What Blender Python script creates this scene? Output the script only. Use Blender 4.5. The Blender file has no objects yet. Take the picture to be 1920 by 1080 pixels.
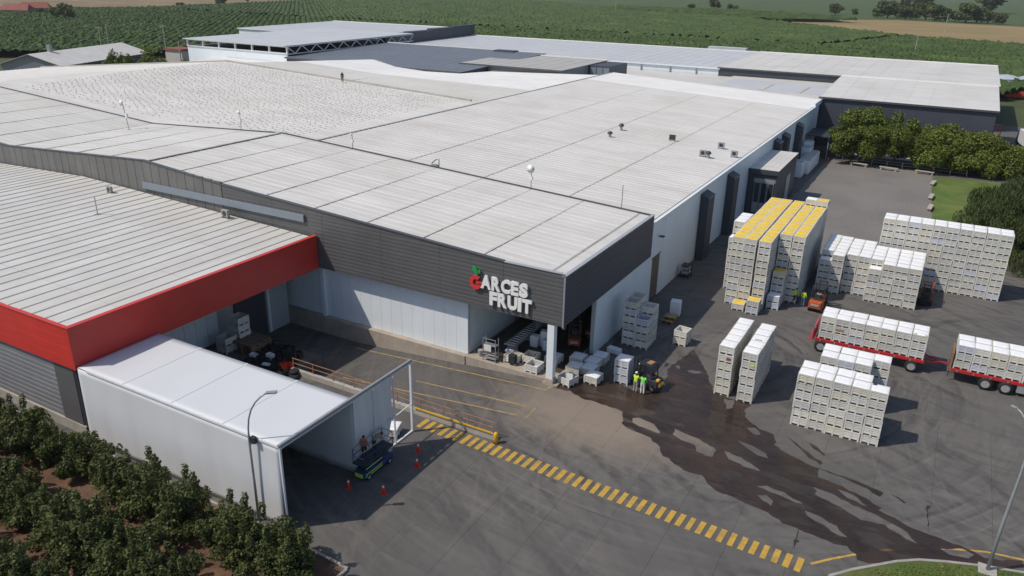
import bpy, bmesh, math, random
import numpy as np
from mathutils import Vector, Matrix, Euler
random.seed(7)
R = math.radians
S = bpy.context.scene
COL = S.collection
# ---------------------------------------------------------------- camera
cam_d = bpy.data.cameras.new('camera'); cam = bpy.data.objects.new('camera', cam_d); COL.objects.link(cam)
pit, rol, yaw = R(21.798), R(1.1395), R(-29.0366)
fw = Vector((math.sin(yaw)*math.cos(pit), math.cos(yaw)*math.cos(pit), -math.sin(pit)))
rt = Vector((math.cos(yaw), -math.sin(yaw), 0)); upv = rt.cross(fw)
r2 = rt*math.cos(rol)+upv*math.sin(rol); u2 = upv*math.cos(rol)-rt*math.sin(rol)
cam.matrix_world = Matrix(((r2.x, u2.x, -fw.x, 0), (r2.y, u2.y, -fw.y, 0), (r2.z, u2.z, -fw.z, 30), (0, 0, 0, 1)))
cam_d.sensor_width = 36; cam_d.lens = 36*1454.38/1920; cam_d.clip_end = 9000; cam_d.clip_start = .5
S.camera = cam
# ---------------------------------------------------------------- sky and sun
SUN = Vector((.58, .53, -1)).normalized()
elev = math.asin(-SUN.z); azim = math.atan2(-SUN.x, -SUN.y)
w = bpy.data.worlds.new('World'); S.world = w; w.use_nodes = True
nt = w.node_tree; bg = nt.nodes['Background']; sk = nt.nodes.new('ShaderNodeTexSky')
sk.sky_type = 'NISHITA'; sk.sun_disc = False; sk.sun_elevation = elev; sk.sun_rotation = azim
sk.air_density = 1.0; sk.dust_density = 1.2; sk.ozone_density = 1.0
nt.links.new(sk.outputs[0], bg.inputs[0]); bg.inputs[1].default_value = .112
sl = bpy.data.lights.new('sun', 'SUN'); so = bpy.data.objects.new('sun', sl); COL.objects.link(so)
sl.energy = 3.3; sl.angle = R(.53); sl.color = (1, .925, .825)
so.rotation_euler = SUN.to_track_quat('-Z', 'Y').to_euler(); so.location = (0, 0, 80)
S.view_settings.view_transform = 'Standard'; S.view_settings.look = 'None'
S.view_settings.exposure = 0.0; S.view_settings.gamma = 1
S.render.engine = 'CYCLES'
S.cycles.max_bounces = 5; S.cycles.diffuse_bounces = 3; S.cycles.glossy_bounces = 2; S.cycles.transmission_bounces = 2; S.cycles.volume_bounces = 0; S.cycles.transparent_max_bounces = 6
# ---------------------------------------------------------------- materials
M = {}
def mat(name, col, rough=.6, var=.12, scale=1.5, metal=0., spec=.4, streak=None, dirt=None, dirt_amt=.5, bump=0., coord='pos', islands=0., objrand=0., fine=0.):
    m = bpy.data.materials.new(name); m.use_nodes = True; t = m.node_tree; n = t.nodes; L = t.links
    b = n['Principled BSDF']; b.inputs['Roughness'].default_value = rough; b.inputs['Metallic'].default_value = metal
    b.inputs['Specular IOR Level'].default_value = spec
    if coord == 'pos': co = n.new('ShaderNodeNewGeometry').outputs['Position']
    else: co = n.new('ShaderNodeTexCoord').outputs['Object']
    def noise(sc, detail=5, src=co, vec=None):
        x = n.new('ShaderNodeTexNoise'); x.inputs['Scale'].default_value = sc; x.inputs['Detail'].default_value = detail; x.inputs['Roughness'].default_value = .6
        if vec is not None:
            mp = n.new('ShaderNodeMapping'); mp.inputs['Scale'].default_value = vec; L.new(src, mp.inputs[0]); src = mp.outputs[0]
        L.new(src, x.inputs['Vector']); return x.outputs['Fac']
    def mixc(fac, a, bcol, mode='MIX'):
        x = n.new('ShaderNodeMix'); x.data_type = 'RGBA'; x.blend_type = mode
        if isinstance(fac, (int, float)): x.inputs[0].default_value = fac
        else: L.new(fac, x.inputs[0])
        for k, v in ((6, a), (7, bcol)):
            if isinstance(v, tuple): x.inputs[k].default_value = (*v, 1)
            else: L.new(v, x.inputs[k])
        return x.outputs[2]
    def ramp(fac, a, bv):
        x = n.new('ShaderNodeMapRange'); x.inputs[1].default_value = a; x.inputs[2].default_value = bv; L.new(fac, x.inputs[0]); x.clamp = True; return x.outputs[0]
    lo = tuple(c*(1-var) for c in col); hi = tuple(min(1, c*(1+var)) for c in col)
    c = mixc(ramp(noise(scale), .3, .7), lo, hi)
    if fine: c = mixc(ramp(noise(scale*14, 3), .3, .7), c, mixc(1., c, (1-fine,)*3, 'MULTIPLY'))
    if streak:   # (vector scale, colour, amount)
        c = mixc(mul(n, L, ramp(noise(1., 4, vec=streak[0]), .45, .75), streak[2]), c, streak[1])
    if dirt:
        c = mixc(mul(n, L, ramp(noise(scale*.35, 6), .48, .72), dirt_amt), c, dirt)
    if islands:
        g = n.new('ShaderNodeNewGeometry'); c = mixc(g.outputs['Random Per Island'], mixc(1., c, (1-islands,)*3, 'MULTIPLY'), c)
    if objrand:
        o = n.new('ShaderNodeObjectInfo'); c = mixc(o.outputs['Random'], mixc(1., c, (1-objrand,)*3, 'MULTIPLY'), c)
    L.new(c, b.inputs['Base Color'])
    if bump:
        bp = n.new('ShaderNodeBump'); bp.inputs['Strength'].default_value = bump; bp.inputs['Distance'].default_value = .05
        L.new(noise(scale*6, 6), bp.inputs['Height']); L.new(bp.outputs[0], b.inputs['Normal'])
    M[name] = m; return m
def mul(n, L, a, k):
    x = n.new('ShaderNodeMath'); x.operation = 'MULTIPLY'; L.new(a, x.inputs[0]); x.inputs[1].default_value = k; return x.outputs[0]
# roofs: streaks run down the slope (X)
mat('roof_white', (.655, .637, .605), .5, .05, .25, streak=((.06, .9, 1), (.50, .46, .40), .6), dirt=(.53, .495, .44), dirt_amt=.6, objrand=.03)
mat('roof_bright', (.76, .75, .725), .45, .06, .2, streak=((.1, 1.5, 1), (.62, .6, .56), .4))
mat('roof_cream', (.62, .605, .56), .5, .05, .2, streak=((.1, 1.6, 1), (.50, .46, .40), .5), dirt=(.52, .485, .42), objrand=.03)
mat('roof_red_building', (.63, .617, .585), .5, .06, .3, streak=((1.6, .12, 1), (.50, .465, .40), .55), dirt=(.53, .49, .42), dirt_amt=.5, objrand=.06)
mat('rib_dark', (.42, .40, .37), .6, .15, .8)
mat('seam_dirty', (.52, .49, .445), .7, .2, .6)
mat('roof_grey', (.56, .565, .575), .45, .05, .2, streak=((.1, 1.4, 1), (.31, .32, .34), .5))
mat('roof_bluegrey', (.155, .17, .195), .45, .08, .2, streak=((.1, 1.2, 1), (.20, .21, .235), .5))
mat('roof_beige', (.42, .405, .38), .6, .06, .3)
mat('fascia_grey', (.105, .105, .108), .5, .08, .5, streak=((.15, .15, 3), (.14, .138, .135), .5))
mat('fascia_old', (.165, .163, .158), .6, .1, .6, streak=((.8, .8, .3), (.12, .118, .113), .6), objrand=.12)
mat('asphalt_old', (.205, .192, .178), .85, .12, .15, dirt=(.22, .20, .178), dirt_amt=.7, fine=.2)
mat('fascia_cap', (.085, .088, .095), .4, .08, 1)
mat('fascia_light', (.35, .37, .40), .4, .05, 1)
mat('strip_blue', (.20, .235, .275), .35, .05, 1)
mat('panel_white', (.76, .81, .845), .4, .02, .4, objrand=.04, streak=((2.5, 2.5, .2), (.68, .715, .74), .35))
mat('panel_joint', (.42, .45, .48), .6, .05, 1)
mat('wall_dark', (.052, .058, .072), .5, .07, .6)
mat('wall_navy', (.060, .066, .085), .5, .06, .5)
mat('wall_grey_sheet', (.225, .232, .245), .45, .07, .7, streak=((.3, .3, 3), (.18, .18, .19), .5))
mat('concrete', (.40, .345, .285), .85, .13, 1.2, dirt=(.28, .215, .155), dirt_amt=.6, bump=.3, streak=((1.5, 1.5, .25), (.28, .23, .18), .5))
mat('concrete_light', (.40, .375, .335), .85, .12, 1.5, dirt=(.25, .23, .2), bump=.2)
mat('red_paint', (.56, .045, .036), .42, .07, .6, streak=((.2, .2, 2), (.50, .042, .036), .5))
mat('trailer_red', (.42, .025, .03), .4, .1, 2, dirt=(.25, .05, .05))
mat('pink_tarp', (.62, .07, .11), .5, .05, 2)
mat('tent_white', (.62, .632, .652), .5, .015, .35, streak=((.9, .9, .12), (.55, .56, .58), .4))
mat('tent_roof', (.62, .635, .655), .5, .012, .2)
mat('frame_white', (.66, .67, .69), .4, .05, 2)
mat('metal_grey', (.33, .35, .37), .4, .1, 2, metal=.3)
mat('metal_dark', (.04, .042, .046), .45, .15, 3)
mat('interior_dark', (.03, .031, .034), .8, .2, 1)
mat('rubber', (.018, .018, .019), .75, .2, 4)
mat('rim_metal', (.40, .41, .42), .35, .15, 6, metal=.3)
mat('rust_rail', (.36, .18, .105), .6, .2, 3)
mat('yellow_paint', (.54, .335, .06), .6, .16, 2.5, dirt=(.22, .165, .085), dirt_amt=.75, fine=.15)
mat('yellow_faded', (.38, .27, .10), .8, .2, 3, dirt=(.14, .12, .10), dirt_amt=.8)
mat('yellow_bright', (.70, .40, .02), .5, .08, 3)
mat('foam_yellow', (.78, .53, .05), .7, .16, 2, dirt=(.66, .50, .16), dirt_amt=.7, bump=.4)
mat('foam_white', (.84, .845, .85), .6, .05, 2, bump=.25)
mat('bin_plastic', (.69, .675, .625), .55, .05, 3, dirt=(.54, .50, .43), dirt_amt=.6, objrand=.2, fine=.06)
mat('bin_plastic_cream', (.68, .655, .57), .55, .05, 3, dirt=(.54, .50, .40), dirt_amt=.5, objrand=.15)
mat('bin_plastic_blue', (.62, .64, .68), .55, .05, 3, dirt=(.53, .53, .53), dirt_amt=.4, objrand=.15)
mat('bin_louvre', (.47, .485, .52), .6, .08, 4, objrand=.1)
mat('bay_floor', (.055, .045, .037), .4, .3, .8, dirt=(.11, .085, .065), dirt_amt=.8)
mat('white_plain', (.74, .75, .76), .5, .04, 2)
mat('soil', (.155, .085, .053), .95, .28, .7, dirt=(.22, .135, .085), dirt_amt=.8, bump=.8, fine=.3)
mat('grass', (.085, .125, .03), .9, .3, .7, dirt=(.20, .17, .055), dirt_amt=.6, bump=.6, fine=.35)
mat('lawn', (.105, .160, .03), .9, .25, .35, dirt=(.18, .19, .05), dirt_amt=.7, bump=.5, fine=.3)
mat('kerb_concrete', (.33, .31, .28), .85, .15, 2, dirt=(.2, .18, .16))
mat('farmland', (.070, .088, .030), .95, .3, .012, dirt=(.10, .105, .04), dirt_amt=.7, fine=.25)
mat('field_dry', (.27, .195, .085), .95, .18, .02, dirt=(.17, .15, .06), dirt_amt=.7, streak=((.004, .05, 1), (.32, .235, .115), .7), fine=.15)
mat('field_tan', (.215, .160, .085), .95, .2, .02, dirt=(.13, .115, .05), dirt_amt=.8, streak=((.006, .03, 1), (.30, .21, .12), .7), fine=.15)
mat('field_green', (.060, .095, .026), .95, .2, .015, streak=((.01, .08, 1), (.08, .11, .03), .6), fine=.2)
mat('bark', (.10, .075, .055), .9, .25, 6, bump=.5)
mat('wood', (.26, .16, .085), .8, .2, 4, streak=((8, 8, .5), (.17, .10, .05), .6))
mat('cardboard', (.34, .20, .11), .85, .12, 3)
mat('door_brown', (.17, .125, .085), .6, .12, 2, streak=((4, 4, .2), (.11, .08, .055), .7))
mat('orange_paint', (.46, .10, .03), .4, .08, 3)
mat('forklift_faded', (.26, .055, .02), .6, .15, 3)  # orange forklift paint darkened to carry the shade inside the bay
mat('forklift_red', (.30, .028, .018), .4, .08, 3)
mat('glass_dark', (.03, .035, .042), .08, .05, 2, spec=.6)
mat('blue_paint', (.022, .055, .16), .45, .15, 3)
mat('lime', (.50, .68, .06), .6, .05, 3)
mat('cone_red', (.70, .055, .03), .5, .06, 4)
mat('hivis_yellow', (.55, .80, .05), .6, .06, 6)
mat('hivis_green', (.22, .78, .12), .6, .06, 6)
mat('cloth_white', (.70, .69, .66), .8, .06, 6)
mat('cloth_grey', (.33, .32, .29), .8, .1, 6)
mat('cloth_jeans', (.16, .24, .36), .8, .12, 6)
mat('cloth_dark', (.025, .027, .035), .8, .15, 6)
mat('cloth_plaid', (.28, .11, .09), .8, .3, 9)
mat('cloth_tan', (.26, .19, .15), .8, .2, 8)
mat('skin', (.32, .18, .12), .6, .06, 8)
mat('hair', (.015, .012, .010), .6, .1, 8)
mat('letter_white', (.80, .80, .79), .4, .02, 2)
mat('letter_red', (.62, .045, .05), .4, .03, 2)
mat('leaf_green', (.02, .30, .07), .45, .05, 2)
mat('roof_tile_red', (.24, .075, .055), .8, .15, .5)
mat('house_wall', (.50, .47, .43), .8, .08, .5)
mat('blue_bag', (.20, .27, .50), .6, .2, 5)
mat('tank_silver', (.42, .46, .50), .35, .06, .5)
def leaf_mat(name, dark, light, trans=.25):
    m = bpy.data.materials.new(name); m.use_nodes = True; t = m.node_tree; n = t.nodes; L = t.links; b = n['Principled BSDF']
    g = n.new('ShaderNodeNewGeometry'); o = n.new('ShaderNodeObjectInfo')
    x = n.new('ShaderNodeMix'); x.data_type = 'RGBA'; L.new(g.outputs['Random Per Island'], x.inputs[0]); x.inputs[6].default_value = (*dark, 1); x.inputs[7].default_value = (*light, 1)
    no = n.new('ShaderNodeTexNoise'); no.inputs['Scale'].default_value = .9; L.new(g.outputs['Position'], no.inputs['Vector'])
    y = n.new('ShaderNodeMix'); y.data_type = 'RGBA'; y.blend_type = 'MULTIPLY'; L.new(no.outputs[0], y.inputs[0]); L.new(x.outputs[2], y.inputs[6]); y.inputs[7].default_value = (.55, .6, .5, 1)
    L.new(y.outputs[2], b.inputs['Base Color']); b.inputs['Roughness'].default_value = .55; b.inputs['Specular IOR Level'].default_value = .25
    tr = n.new('ShaderNodeBsdfTranslucent'); L.new(y.outputs[2], tr.inputs[0]); ms = n.new('ShaderNodeMixShader'); ms.inputs[0].default_value = trans
    L.new(b.outputs[0], ms.inputs[1]); L.new(tr.outputs[0], ms.inputs[2]); L.new(ms.outputs[0], n['Material Output'].inputs[0]); M[name] = m
leaf_mat('leaf_cherry', (.038, .055, .017), (.165, .188, .056))
leaf_mat('leaf_broad', (.055, .085, .016), (.24, .28, .05))
leaf_mat('leaf_willow', (.048, .068, .024), (.150, .180, .062))
leaf_mat('leaf_far', (.075, .10, .035), (.17, .20, .07), .3)
leaf_mat('leaf_bright', (.085, .125, .020), (.28, .32, .06))
def orchard_mat():
    m = mat('orchard_canopy', (.056, .096, .022), .9, .28, .12, dirt=(.082, .118, .030), dirt_amt=.9, bump=1.0, fine=.4); return m
orchard_mat()
# asphalt / concrete yard: broad tone changes, dusty lanes, tyre arcs
def yard_mat():
    m = bpy.data.materials.new('yard_surface'); m.use_nodes = True; t = m.node_tree; n = t.nodes; L = t.links; b = n['Principled BSDF']
    g = n.new('ShaderNodeNewGeometry').outputs['Position']; oi = n.new('ShaderNodeObjectInfo')
    def noise(sc, det=6, dist=0., vec=None, src=g):
        if vec: mp = n.new('ShaderNodeMapping'); mp.inputs['Scale'].default_value = vec[0]; mp.inputs['Rotation'].default_value = (0, 0, vec[1]); L.new(g, mp.inputs[0]); src = mp.outputs[0]
        x = n.new('ShaderNodeTexNoise'); x.inputs['Scale'].default_value = sc; x.inputs['Detail'].default_value = det; x.inputs['Distortion'].default_value = dist; x.inputs['Roughness'].default_value = .62; L.new(src, x.inputs['Vector']); return x.outputs['Fac']
    def rng(f, a, c, k=1.):
        x = n.new('ShaderNodeMapRange'); x.inputs[1].default_value = a; x.inputs[2].default_value = c; x.inputs[4].default_value = k; L.new(f, x.inputs[0]); return x.outputs[0]
    def mix(f, a, c, mode='MIX'):
        x = n.new('ShaderNodeMix'); x.data_type = 'RGBA'; x.blend_type = mode
        if isinstance(f, float): x.inputs[0].default_value = f
        else: L.new(f, x.inputs[0])
        for k, v in ((6, a), (7, c)):
            if isinstance(v, tuple): x.inputs[k].default_value = (*v, 1)
            else: L.new(v, x.inputs[k])
        return x.outputs[2]
    c = mix(rng(noise(.09), .35, .65), (.103, .098, .094), (.143, .135, .127))
    c = mix(rng(noise(.05, 5), .5, .72, .55), c, (.165, .150, .135))                 # dusty lanes
    def rings(cx, cy, sc, amt, col):                                                # tyre arcs about a turning point
        nonlocal c
        v = n.new('ShaderNodeVectorMath'); v.operation = 'SUBTRACT'; L.new(g, v.inputs[0]); v.inputs[1].default_value = (cx, cy, 0)
        ln = n.new('ShaderNodeVectorMath'); ln.operation = 'LENGTH'; L.new(v.outputs[0], ln.inputs[0])
        cb = n.new('ShaderNodeCombineXYZ'); L.new(ln.outputs['Value'], cb.inputs[0]); L.new(rng(noise(.05, 2), 0, 1, 6), cb.inputs[1])
        x = n.new('ShaderNodeTexNoise'); x.inputs['Scale'].default_value = sc; x.inputs['Detail'].default_value = 5; L.new(cb.outputs[0], x.inputs['Vector'])
        f = rng(x.outputs['Fac'], .52, .72, amt)
        f2 = n.new('ShaderNodeMath'); f2.operation = 'MULTIPLY'; L.new(f, f2.inputs[0]); L.new(rng(noise(.06, 3), .35, .6), f2.inputs[1])
        c = mix(f2.outputs[0], c, col)
    rings(-14, 62, 1.1, 1., (.050, .048, .048)); rings(-14, 62, 2.1, .9, (.195, .178, .158))
    rings(-26, 18, 1.0, .9, (.056, .054, .054)); rings(-20, 8, 2.0, .5, (.175, .165, .152)); rings(12, 30, 1.5, .8, (.175, .163, .150)); rings(10, 75, 1.0, .8, (.058, .055, .053)); rings(30, 60, 1.8, .8, (.17, .156, .142))
    c = mix(rng(noise(1., 4, 0, ((.05, .9, 1), .35)), .55, .75, .4), c, (.075, .072, .070))
    c = mix(rng(noise(.55, 7, .3), .62, .74, .5), c, (.062, .058, .056))             # oil blots
    # dust tracked out of the loading bay: sits around its threshold
    v = n.new('ShaderNodeVectorMath'); v.operation = 'SUBTRACT'; L.new(g, v.inputs[0]); v.inputs[1].default_value = (-18.5, 46.3, 0)
    sc = n.new('ShaderNodeVectorMath'); sc.operation = 'MULTIPLY'; L.new(v.outputs[0], sc.inputs[0]); sc.inputs[1].default_value = (.115, .21, 0)
    ln = n.new('ShaderNodeVectorMath'); ln.operation = 'LENGTH'; L.new(sc.outputs[0], ln.inputs[0])
    ad = n.new('ShaderNodeMath'); ad.operation = 'ADD'; L.new(ln.outputs['Value'], ad.inputs[0]); L.new(rng(noise(.5, 5), 0, 1, .9), ad.inputs[1])
    c = mix(rng(ad.outputs[0], 1.6, .8, .9), c, (.27, .222, .175))
    c = mix(rng(noise(9, 3), .3, .7, .25), c, mix(1., c, (.72, .72, .72), 'MULTIPLY'))
    c = mix(oi.outputs['Random'], c, mix(1., c, (.95, .95, .955), 'MULTIPLY'))
    L.new(c, b.inputs['Base Color']); b.inputs['Roughness'].default_value = .8; b.inputs['Specular IOR Level'].default_value = .25
    bp = n.new('ShaderNodeBump'); bp.inputs['Strength'].default_value = .15; bp.inputs['Distance'].default_value = .02; L.new(noise(6, 6), bp.inputs['Height']); L.new(bp.outputs[0], b.inputs['Normal'])
    M['yard_surface'] = m
yard_mat()
def wet_mat():
    m = mat('wet_ground', (.040, .026, .0185), .22, .4, .35, spec=.5, dirt=(.080, .049, .034), dirt_amt=1.)
    t = m.node_tree; n = t.nodes; L = t.links; b = n['Principled BSDF']
    g = n.new('ShaderNodeNewGeometry').outputs['Position']; x = n.new('ShaderNodeTexNoise'); x.inputs['Scale'].default_value = .5; x.inputs['Detail'].default_value = 6; L.new(g, x.inputs['Vector'])
    r = n.new('ShaderNodeMapRange'); r.inputs[1].default_value = .42; r.inputs[2].default_value = .6; r.inputs[3].default_value = .06; r.inputs[4].default_value = .4; L.new(x.outputs[0], r.inputs[0]); L.new(r.outputs[0], b.inputs['Roughness'])
    x2 = n.new('ShaderNodeTexNoise'); x2.inputs['Scale'].default_value = .8; x2.inputs['Detail'].default_value = 8; x2.inputs['Distortion'].default_value = .6
    mp = n.new('ShaderNodeMapping'); mp.inputs['Rotation'].default_value = (0, 0, .75); mp.inputs['Scale'].default_value = (.45, 1.3, 1); L.new(g, mp.inputs[0]); L.new(mp.outputs[0], x2.inputs['Vector'])
    r2_ = n.new('ShaderNodeMapRange'); r2_.inputs[1].default_value = .38; r2_.inputs[2].default_value = .56; r2_.inputs[3].default_value = .50; r2_.inputs[4].default_value = .95; L.new(x2.outputs[0], r2_.inputs[0]); L.new(r2_.outputs[0], b.inputs['Alpha'])   # thin film: damp ground shows through
wet_mat()
# ---------------------------------------------------------------- mesh helpers
class MB:
    def __init__(s): s.v = []; s.f = []; s.m = []
    def add(s, vs, fs, mi=0):
        o = len(s.v); s.v += [tuple(p) for p in vs]; s.f += [tuple(i+o for i in f) for f in fs]; s.m += [mi]*len(fs); return s
    def box(s, x0, x1, y0, y1, z0, z1, mi=0):
        return s.add([(x0,y0,z0),(x1,y0,z0),(x1,y1,z0),(x0,y1,z0),(x0,y0,z1),(x1,y0,z1),(x1,y1,z1),(x0,y1,z1)],
                     [(0,3,2,1),(4,5,6,7),(0,1,5,4),(1,2,6,5),(2,3,7,6),(3,0,4,7)], mi)
    def quad(s, a, b, c, d, mi=0): return s.add([a, b, c, d], [(0,1,2,3)], mi)
    def bar(s, a, b, wd, ht=None, mi=0):
        a = Vector(a); b = Vector(b); d = (b-a).normalized(); up = Vector((0,0,1)) if abs(d.z) < .95 else Vector((0,1,0))
        x = d.cross(up).normalized(); y = x.cross(d).normalized(); ht = ht or wd; x *= wd/2; y *= ht/2
        return s.add([a-x-y,a+x-y,a+x+y,a-x+y,b-x-y,b+x-y,b+x+y,b-x+y], [(0,1,2,3),(7,6,5,4),(0,4,5,1),(1,5,6,2),(2,6,7,3),(3,7,4,0)], mi)
    def tube(s, pts, rad, n=8, mi=0, cap=True):
        pts = [Vector(p) for p in pts]; rad = rad if isinstance(rad, (list, tuple)) else [rad]*len(pts); o = len(s.v); px = None
        for i, p in enumerate(pts):
            d = (pts[min(i+1,len(pts)-1)]-pts[max(i-1,0)]).normalized()
            x = d.cross(Vector((0,0,1)) if abs(d.z) < .9 else Vector((0,1,0))).normalized() if px is None else (px-d*px.dot(d)).normalized()
            px = x; y = d.cross(x)
            s.v += [tuple(p+(x*math.cos(2*math.pi*k/n)+y*math.sin(2*math.pi*k/n))*rad[i]) for k in range(n)]
        for i in range(len(pts)-1):
            for k in range(n):
                a = o+i*n+k; b_ = o+i*n+(k+1)%n; s.f.append((a,b_,b_+n,a+n)); s.m.append(mi)
        if cap: s.f += [tuple(o+k for k in range(n))[::-1], tuple(o+(len(pts)-1)*n+k for k in range(n))]; s.m += [mi, mi]
        return s
    def lathe(s, prof, c=(0,0,0), n=20, axis='z', mi=0, cap=True):
        o = len(s.v)
        for r, h in prof:
            for k in range(n):
                a = 2*math.pi*k/n; u, v_ = r*math.cos(a), r*math.sin(a)
                p = (u, v_, h) if axis == 'z' else ((u, h, v_) if axis == 'y' else (h, u, v_)); s.v.append(tuple(p[i]+c[i] for i in range(3)))
        for i in range(len(prof)-1):
            for k in range(n):
                a = o+i*n+k; b_ = o+i*n+(k+1)%n; s.f.append((a,b_,b_+n,a+n)); s.m.append(mi)
        if cap: s.f += [tuple(o+k for k in range(n))[::-1], tuple(o+(len(prof)-1)*n+k for k in range(n))]; s.m += [mi, mi]
        return s
    def prism(s, poly, z0, z1, mi=0):
        n = len(poly); return s.add([(x,y,z0) for x,y in poly]+[(x,y,z1) for x,y in poly], [tuple(range(n))[::-1], tuple(range(n,2*n))]+[(i,(i+1)%n,n+(i+1)%n,n+i) for i in range(n)], mi)
    def mesh(s, name, mats, smooth=False):
        me = bpy.data.meshes.new(name); me.from_pydata(s.v, [], s.f)
        for m in (mats if isinstance(mats, (list, tuple)) else [mats]): me.materials.append(M[m])
        me.polygons.foreach_set('material_index', s.m)
        if smooth: me.polygons.foreach_set('use_smooth', [True]*len(s.f))
        bm = bmesh.new(); bm.from_mesh(me); bmesh.ops.recalc_face_normals(bm, faces=bm.faces); bm.to_mesh(me); bm.free()
        me.update(); return me
    def build(s, name, mats, parent=None, smooth=False, bevel=0, **k):
        o = link(name, s.mesh(name, mats, smooth), parent, **k)
        if bevel:
            b = o.modifiers.new('bevel', 'BEVEL'); b.width = bevel; b.segments = 2; b.limit_method = 'ANGLE'
        return o
def link(name, data, parent=None, loc=None, rot=None, label=None, cat=None, group=None, kind=None, scale=None):
    o = bpy.data.objects.new(name, data); COL.objects.link(o)
    if parent is not None: o.parent = parent
    if loc is not None: o.location = loc
    if rot is not None: o.rotation_euler = rot
    if scale is not None: o.scale = scale
    if label: o['label'] = label
    if cat: o['category'] = cat
    if group: o['group'] = group
    if kind: o['kind'] = kind
    return o
def thing(name, label, cat, loc=(0,0,0), rz=0, group=None): return link(name, None, None, loc, (0,0,rz), label, cat, group)
def copy_tree(o, parent=None):
    c = o.copy(); COL.objects.link(c); c.parent = parent
    for ch in list(o.children): copy_tree(ch, c)
    return c
def struct(name, mb, m, **k): return mb.build(name, m, kind='structure', **k)
def sheet(mb, xs, ys, z, holes):
    xs = sorted(set(xs+[h[i] for h in holes for i in (0,1) if min(xs) < h[i] < max(xs)])); ys = sorted(set(ys+[h[i] for h in holes for i in (2,3) if min(ys) < h[i] < max(ys)]))
    for a, b in zip(xs, xs[1:]):
        for c, d in zip(ys, ys[1:]):
            mx, my = (a+b)/2, (c+d)/2
            if any(h[0] < mx < h[1] and h[2] < my < h[3] for h in holes): continue
            mb.quad((a,c,z),(b,c,z),(b,d,z),(a,d,z))
    return mb
ORD = ['first','second','third','fourth','fifth','sixth','seventh','eighth','ninth','tenth','eleventh','twelfth','thirteenth','fourteenth','fifteenth','sixteenth','seventeenth','eighteenth','nineteenth','twentieth']
# ================================================================ SETTING
DOCK = (-64, -23.4, 40.3, 49.6)
SLA = (-23.2, 13.65, 17.9, 59.3); SLB = (-29.9, -23.2, 27.1, 40.0)
struct('ground', sheet(MB(), [-4000, 4000], [-500, 6000], -.14, [DOCK]), 'farmland')
yard = struct('yard', sheet(MB(), [-64, 48], [9, 216], 0, [DOCK, SLA, SLB, (-64, -23.75, 9, 25.15)]), 'yard_surface')
sheet(MB(), [-31, 14], [17, 60], -.06, [DOCK, (-31, -23.75, 17, 25.2)]).build('slab_bed', 'fascia_grey', yard)
slab_me = {}
def slab(x0, x1, y0, y1):
    k = (round(x1-x0, 2), round(y1-y0, 2))
    if k not in slab_me: g = .006; slab_me[k] = MB().box(g, k[0]-g, g, k[1]-g, -.05, 0).mesh('pavement_slab', 'yard_surface')
    link('pavement_slab', slab_me[k], yard, (x0, y0, random.uniform(-.002, .002)))
for i in range(11):
    for j in range(9): slab(SLA[0]+3.35*i, SLA[0]+3.35*(i+1), 17.9+4.6*j, 17.9+4.6*(j+1))
for i in range(2):
    for a, b in ((27.1, 31.7), (31.7, 36.3), (36.3, 40.0)): slab(-29.9+3.35*i, -29.9+3.35*(i+1), a, b)
# dock: ramp down to the left along the facade
mb = MB(); zr = lambda x: 0 if x > -23.4 else max(-1.5, (x+23.4)*.0745)
for a, b in ((-23.4, -43.5), (-43.5, -64)): mb.quad((b,40.3,zr(b)),(a,40.3,zr(a)),(a,49.6,zr(a)),(b,49.6,zr(b)))
struct('dock_ramp', mb, 'yard_surface')
struct('dock_platform', MB().box(-64, -42.5, 40.31, 43.6, -1.6, 0), 'yard_surface')
# soil of the near orchard, rutted
mb = MB(); nx, ny = 120, 60
P = lambda i, j: (-140+116.2*i/nx, -14+39.1*j/ny)
for j in range(ny+1):
    for i in range(nx+1):
        x, y = P(i, j); mb.v.append((x, y, .12+.07*math.sin(y*1.9+.3*math.sin(x*.4))+random.uniform(-.05, .05) if 0 < j < ny and 0 < i < nx else .01))
for j in range(ny):
    for i in range(nx): a = j*(nx+1)+i; mb.f.append((a, a+1, a+nx+2, a+nx+1)); mb.m.append(0)
struct('soil', mb, 'soil')
# kerb edging the orchard
mb = MB()
for a, b in (((-23.72, 9), (-23.72, 24.9)), ((-23.72, 24.98), (-29, 25.2)), ((-29.1, 25.2), (-48, 25.2)), ((-48.1, 25.2), (-64, 25.2))): mb.bar((*a, .07), (*b, .07), .16, .16)
struct('orchard_kerb', mb, 'kerb_concrete')
# grass island with curved kerb, bottom right
arc = [(-.9, 37.8), (.1, 38.95), (1.2, 40.0), (2.2, 40.95), (3.3, 41.75), (4.6, 42.35), (6.2, 42.95), (8.4, 43.6), (11, 44.1), (15, 44.4)]
isl = arc+[(16, 30), (4, 30), (-1.5, 36.5)]
mb = MB(); mb.prism(isl, .004, .12); struct('grass_island', mb, 'grass')
mb = MB()
for a, b in zip(arc, arc[1:]): mb.bar((a[0], a[1], .07), (b[0], b[1], .07), .18, .155)
struct('island_kerb', mb, 'kerb_concrete')
# lawn at the right, gravel lane behind the trees
struct('lawn', MB().prism([(.7, 112), (30, 108), (30, 152), (-.9, 147.5), (-.5, 135)], .004, .09), 'lawn')
mb = MB(); mb.prism([(-18.5, 158.6), (45, 163), (45, 167), (8, 164.6), (-18.5, 162.5)], .004, .02); struct('gravel_lane', mb, 'concrete_light')
struct('upper_yard', MB().prism([(-22.6, 101), (-4, 92), (.6, 112), (-.9, 147.5), (-2, 151.5), (-18.5, 152), (-18.5, 124), (-22.6, 110)], .002, .006), 'asphalt_old')
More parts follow.
